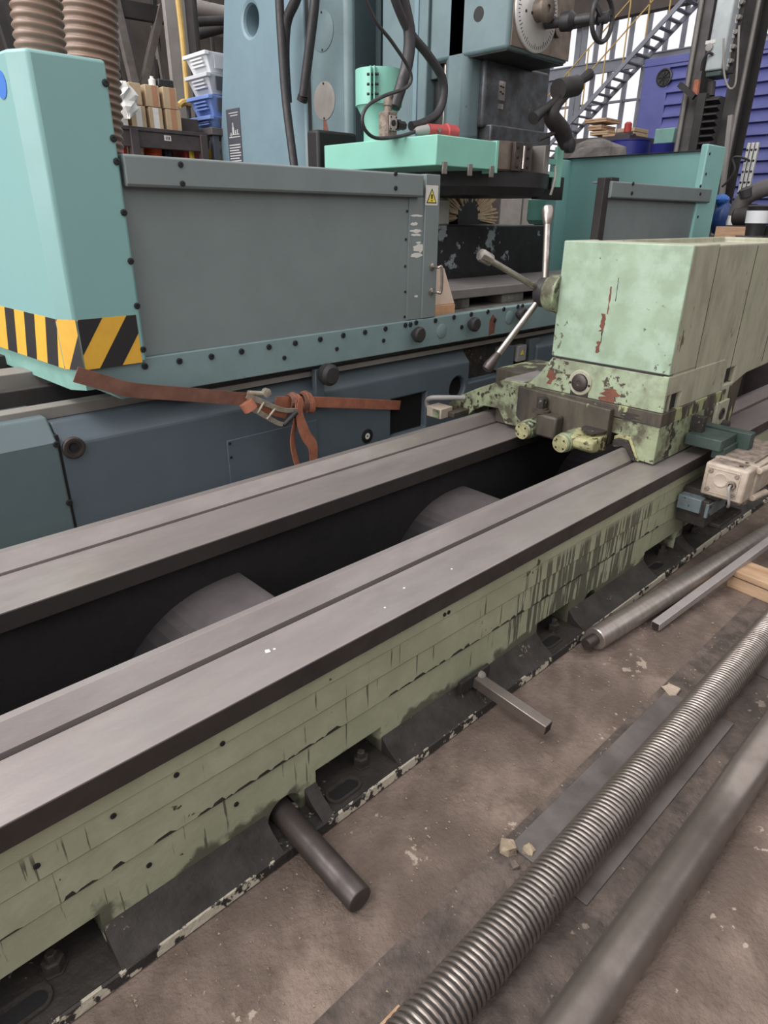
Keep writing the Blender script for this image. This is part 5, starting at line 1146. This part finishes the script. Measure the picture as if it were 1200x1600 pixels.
crs = [((912, 193), (948, 183), 'wood', 'topmost flat wooden crate of the pile'), ((918, 204), (940, 194), 'wood', 'small wooden crate under the topmost one'), ((921, 212), (950, 203), 'carton', 'wider wooden crate in the middle of the pile'), ((940, 221), (968, 208), 'wood', 'low wooden crate at the right of the pile'), ((962, 220), (992, 198), 'carton', 'tan crate stack at the right beside the drums')]
for i, (p, q, m_, lab) in enumerate(crs):
    a = at(p[0], p[1], 'x', xx); b = at(q[0], q[1], 'x', xx); cr = thing('wooden_crate', lab, 'crate', (xx+.2, (a.y+b.y)/2, a.z), 'wooden crates behind the drums')
    n_ = max(2, int((b.z-a.z)/.06)+1)
    for k in range(n_):
        z0 = a.z+(b.z-a.z)*k/n_; z1 = a.z+(b.z-a.z)*(k+.88)/n_; MB().box(xx, xx+.4, b.y, a.y, z0, z1).build('board', M[m_], cr, bevel=.003)
a = at(905, 222, 'x', xx+.05); b = at(995, 222, 'x', xx+.05); tag(MB().box(xx-.35, xx+.6, b.y-.1, a.y+.1, 0, a.z-.0).build('crate_bench', M['bench'], None), 'dark bench carrying the wooden crates', 'bench')
c = at(978, 207, 'x', 9.3); cl_ = thing('motor_unit', 'small dark motor with red cap on the crate bench', 'motor', c)
MB().lathe(c+Vector((0, .12, -.08)), (0, -1, 0), [(0, .09), (.2, .09), (.22, .06), (.25, .06)], 16).build('motor', M['dark_steel'], cl_)
MB().lathe(c+Vector((0, -.02, .0)), (0, 0, 1), [(0, .05), (.1, .05), (.12, .03)], 12).build('cap', M['red'], cl_)
MB().box(c.x-.1, c.x+.1, c.y-.1, c.y+.14, at(905, 222, 'x', 9.55).z+.001, c.z-.15).build('foot', M['pale_blue'], cl_)
xx = 8.6; c = at(1042, 222, 'x', xx); zd = at(1019, 227, 'x', 8.6).z
tag(MB().box(xx-.1, xx+.1, c.y-.12, c.y+.12, zd+.001, zd+.16).build('green_box', M['mint_worn'], None, bevel=.01), 'small grey green box on top of the right drum', 'box')
c = at(1060, 213, 'x', 8.7); tag(MB().box(8.7, 8.85, c.y-.1, c.y+.06, c.z-.15, c.z+.09).build('blue_box', M['logo_blue'], None, bevel=.01), 'small bright blue box beside the hall column', 'box')
# rags and plate under the clamp arm
c = at(930, 225, 'x', 7.5)
rg = MB(); r = random.Random(12); n = 16
rg.rings([[Vector((7.5+.25*k_*(.8+.3*r.random())*math.cos(2*math.pi*i/n), c.y+.42*k_*(.8+.3*r.random())*math.sin(2*math.pi*i/n), c.z-.35+h_)) for i in range(n)] for k_, h_ in ((1, 0), (1.0, .2), (.85, .3), (.55, .36), (.2, .4))])
tag(rg.build('grey_tarpaulin', M['tarp'], None, smooth=False), 'crumpled grey tarpaulin heap between clamp arm and drums', 'tarpaulin')
tag(MB().box(7.25, 7.75, c.y-.45, c.y+.45, 0, c.z-.352).build('tarpaulin_table', M['bench'], None), 'dark table below the crumpled tarpaulin', 'table')
zr = c.z-.352+.156; c = at(914, 214, 'x', 7.32); c.z = zr; n = 24
rn = MB(); rn.rings([[c+Vector((.03*math.sin(q), (.12+.035*math.cos(q))*math.cos(2*math.pi*i/n), (.12+.035*math.cos(q))*math.sin(2*math.pi*i/n))) for q in [2*math.pi*k/8 for k in range(8)]] for i in range(n+1)], False)
tag(rn.build('steel_ring', M['pale_steel']), 'pale steel ring leaning behind the clamp arm', 'ring')

# ------------------------------------------------------------------ right edge clutter
ld = thing('perforated_rail', 'white perforated upright rail beside the dark hall column', 'rail', at(1158, 300, 'x', 7.2))
a = at(1151, 300, 'x', 7.2); b = at(1170, 300, 'x', 7.2); zt5 = at(1158, 224, 'x', 7.2).z
w_ = (a.y-b.y)
for k in range(3): MB().box(7.2, 7.24, b.y+w_*k/3+.006, b.y+w_*(k+1)/3-.006, 0, zt5).build('strip', M['aluminium'], ld, bevel=.003)
zz = a.z-.1
while zz < zt5-.05:
    for k in range(3): bolt(ld, (7.2, b.y+w_*(k+.5)/3, zz), .010, (-1, 0, 0), 'black')
    zz += .09
tag(MB().tube([at(1170, 250, 'x', 7.15), at(1155, 245, 'x', 7.1), at(1145, 248, 'x', 7.1), at(1148, 265, 'x', 7.1), at(1140, 280, 'x', 7.1), at(1128, 292, 'x', 7.1)], .010, 8).build('loose_cable', M['rubber']), 'thin black cable looping over the perforated rail', 'cable')
tag(MB().bar(at(1142, 180, 'x', 7.4), Vector((7.4, at(1150, 300, 'x', 7.4).y-.05, 0)), .04, .04, (1, 0, 0)).build('slim_upright', M['pale_steel']), 'slim pale upright bar left of the perforated rail', 'bar')
def blob(name, c, r_, m_, label, cat, seed=1, n=14, k=7):
    r = random.Random(seed); mb = MB()
    mb.rings([[Vector(c)+Vector((r_[0]*math.sin(math.pi*(j+.25)/(k-.5))*(.85+.3*r.random())*math.cos(2*math.pi*i/n), r_[1]*math.sin(math.pi*(j+.25)/(k-.5))*(.85+.3*r.random())*math.sin(2*math.pi*i/n), -r_[2]*math.cos(math.pi*(j+.25)/(k-.5)))) for i in range(n)] for j in range(k)])
    return tag(mb.build(name, M[m_], None, ang=60), label, cat)
c = at(1128, 338, 'x', 7.0); blob('blue_bag', (7.0, c.y, c.z-.02), (.12, .10, .15), 'blue_bag', 'shiny blue plastic bag behind the headstock', 'bag', 2)
c = at(1127, 312, 'x', 7.0); blob('blue_cloth', (7.0, c.y, c.z), (.1, .07, .05), 'logo_blue', 'bright blue cloth on top of the blue bag', 'cloth', 3)
c = at(1143, 340, 'x', 6.8); blob('film_bag', (6.8, c.y, at(1128, 338, 'x', 7.0).z-.172+.12), (.05, .035, .122), 'plastic_film', 'pale plastic film bag between blue bag and black motor', 'bag', 4)
mo = thing('black_motor', 'dark grey motor with thick bent pipe behind the headstock', 'motor', at(1165, 350, 'x', 6.2))
MB().tube([at(1150, 338, 'x', 6.2), at(1158, 318, 'x', 6.2), at(1170, 305, 'x', 6.2), at(1195, 294, 'x', 6.2), at(1225, 288, 'x', 6.2)], .065, 14).build('pipe', M['column_grey'], mo)
MB().lathe(at(1146, 336, 'x', 6.2), (.1, -1, .0), [(0, .06), (.02, .085), (.16, .085), (.18, .06)], 18).build('motor_body', M['dark_steel'], mo)
MB().lathe(at(1166, 303, 'x', 6.15), (-.3, .3, 1), [(-.02, .05), (.04, .05), (.05, .03)], 12).build('coupling', M['rubber'], mo)
bs_ = at(1150, 352, 'x', 6.2); MB().box(6.1, 6.4, bs_.y-.35, bs_.y+.05, bs_.z-.12, bs_.z-.0).build('bed', M['dark_steel'], mo)
MB().box(6.15, 6.35, bs_.y-.3, bs_.y, 0, bs_.z-.12).build('stand', M['dark_steel'], mo)
c = at(1184, 338, 'x', 6.0); pc = thing('plastic_pot', 'black plastic pot with a white label behind the headstock', 'pot', c)
MB().lathe((6.0, c.y, c.z-.14), (0, 0, 1), [(0, .07), (.2, .085), (.21, .09), (.22, .08)], 20).build('pot', M['black_paint'], pc)
MB().lathe((6.0, c.y, c.z-.05), (0, 0, 1), [(0, .082), (.09, .0865)], 20, False).build('label', M['bin_white'], pc)
MB().box(5.9, 6.1, c.y-.1, c.y+.1, 0, c.z-.14).build('stand', M['bench'], pc)
c = at(1150, 356, 'x', 6.1); tag(MB().box(5.95, 6.05, c.y-.16, c.y+.1, 1.30, c.z+.01).build('carton_strip', M['wood'], None), 'pale wooden board edge behind the headstock top', 'board')
tag(MB().box(6.66, 7.2, 1.2, 3.15, 0, at(1128, 338, 'x', 7.0).z-.172).build('side_bench', M['bench'], None, bevel=.01), 'dark bench behind the headstock carrying bags', 'bench')
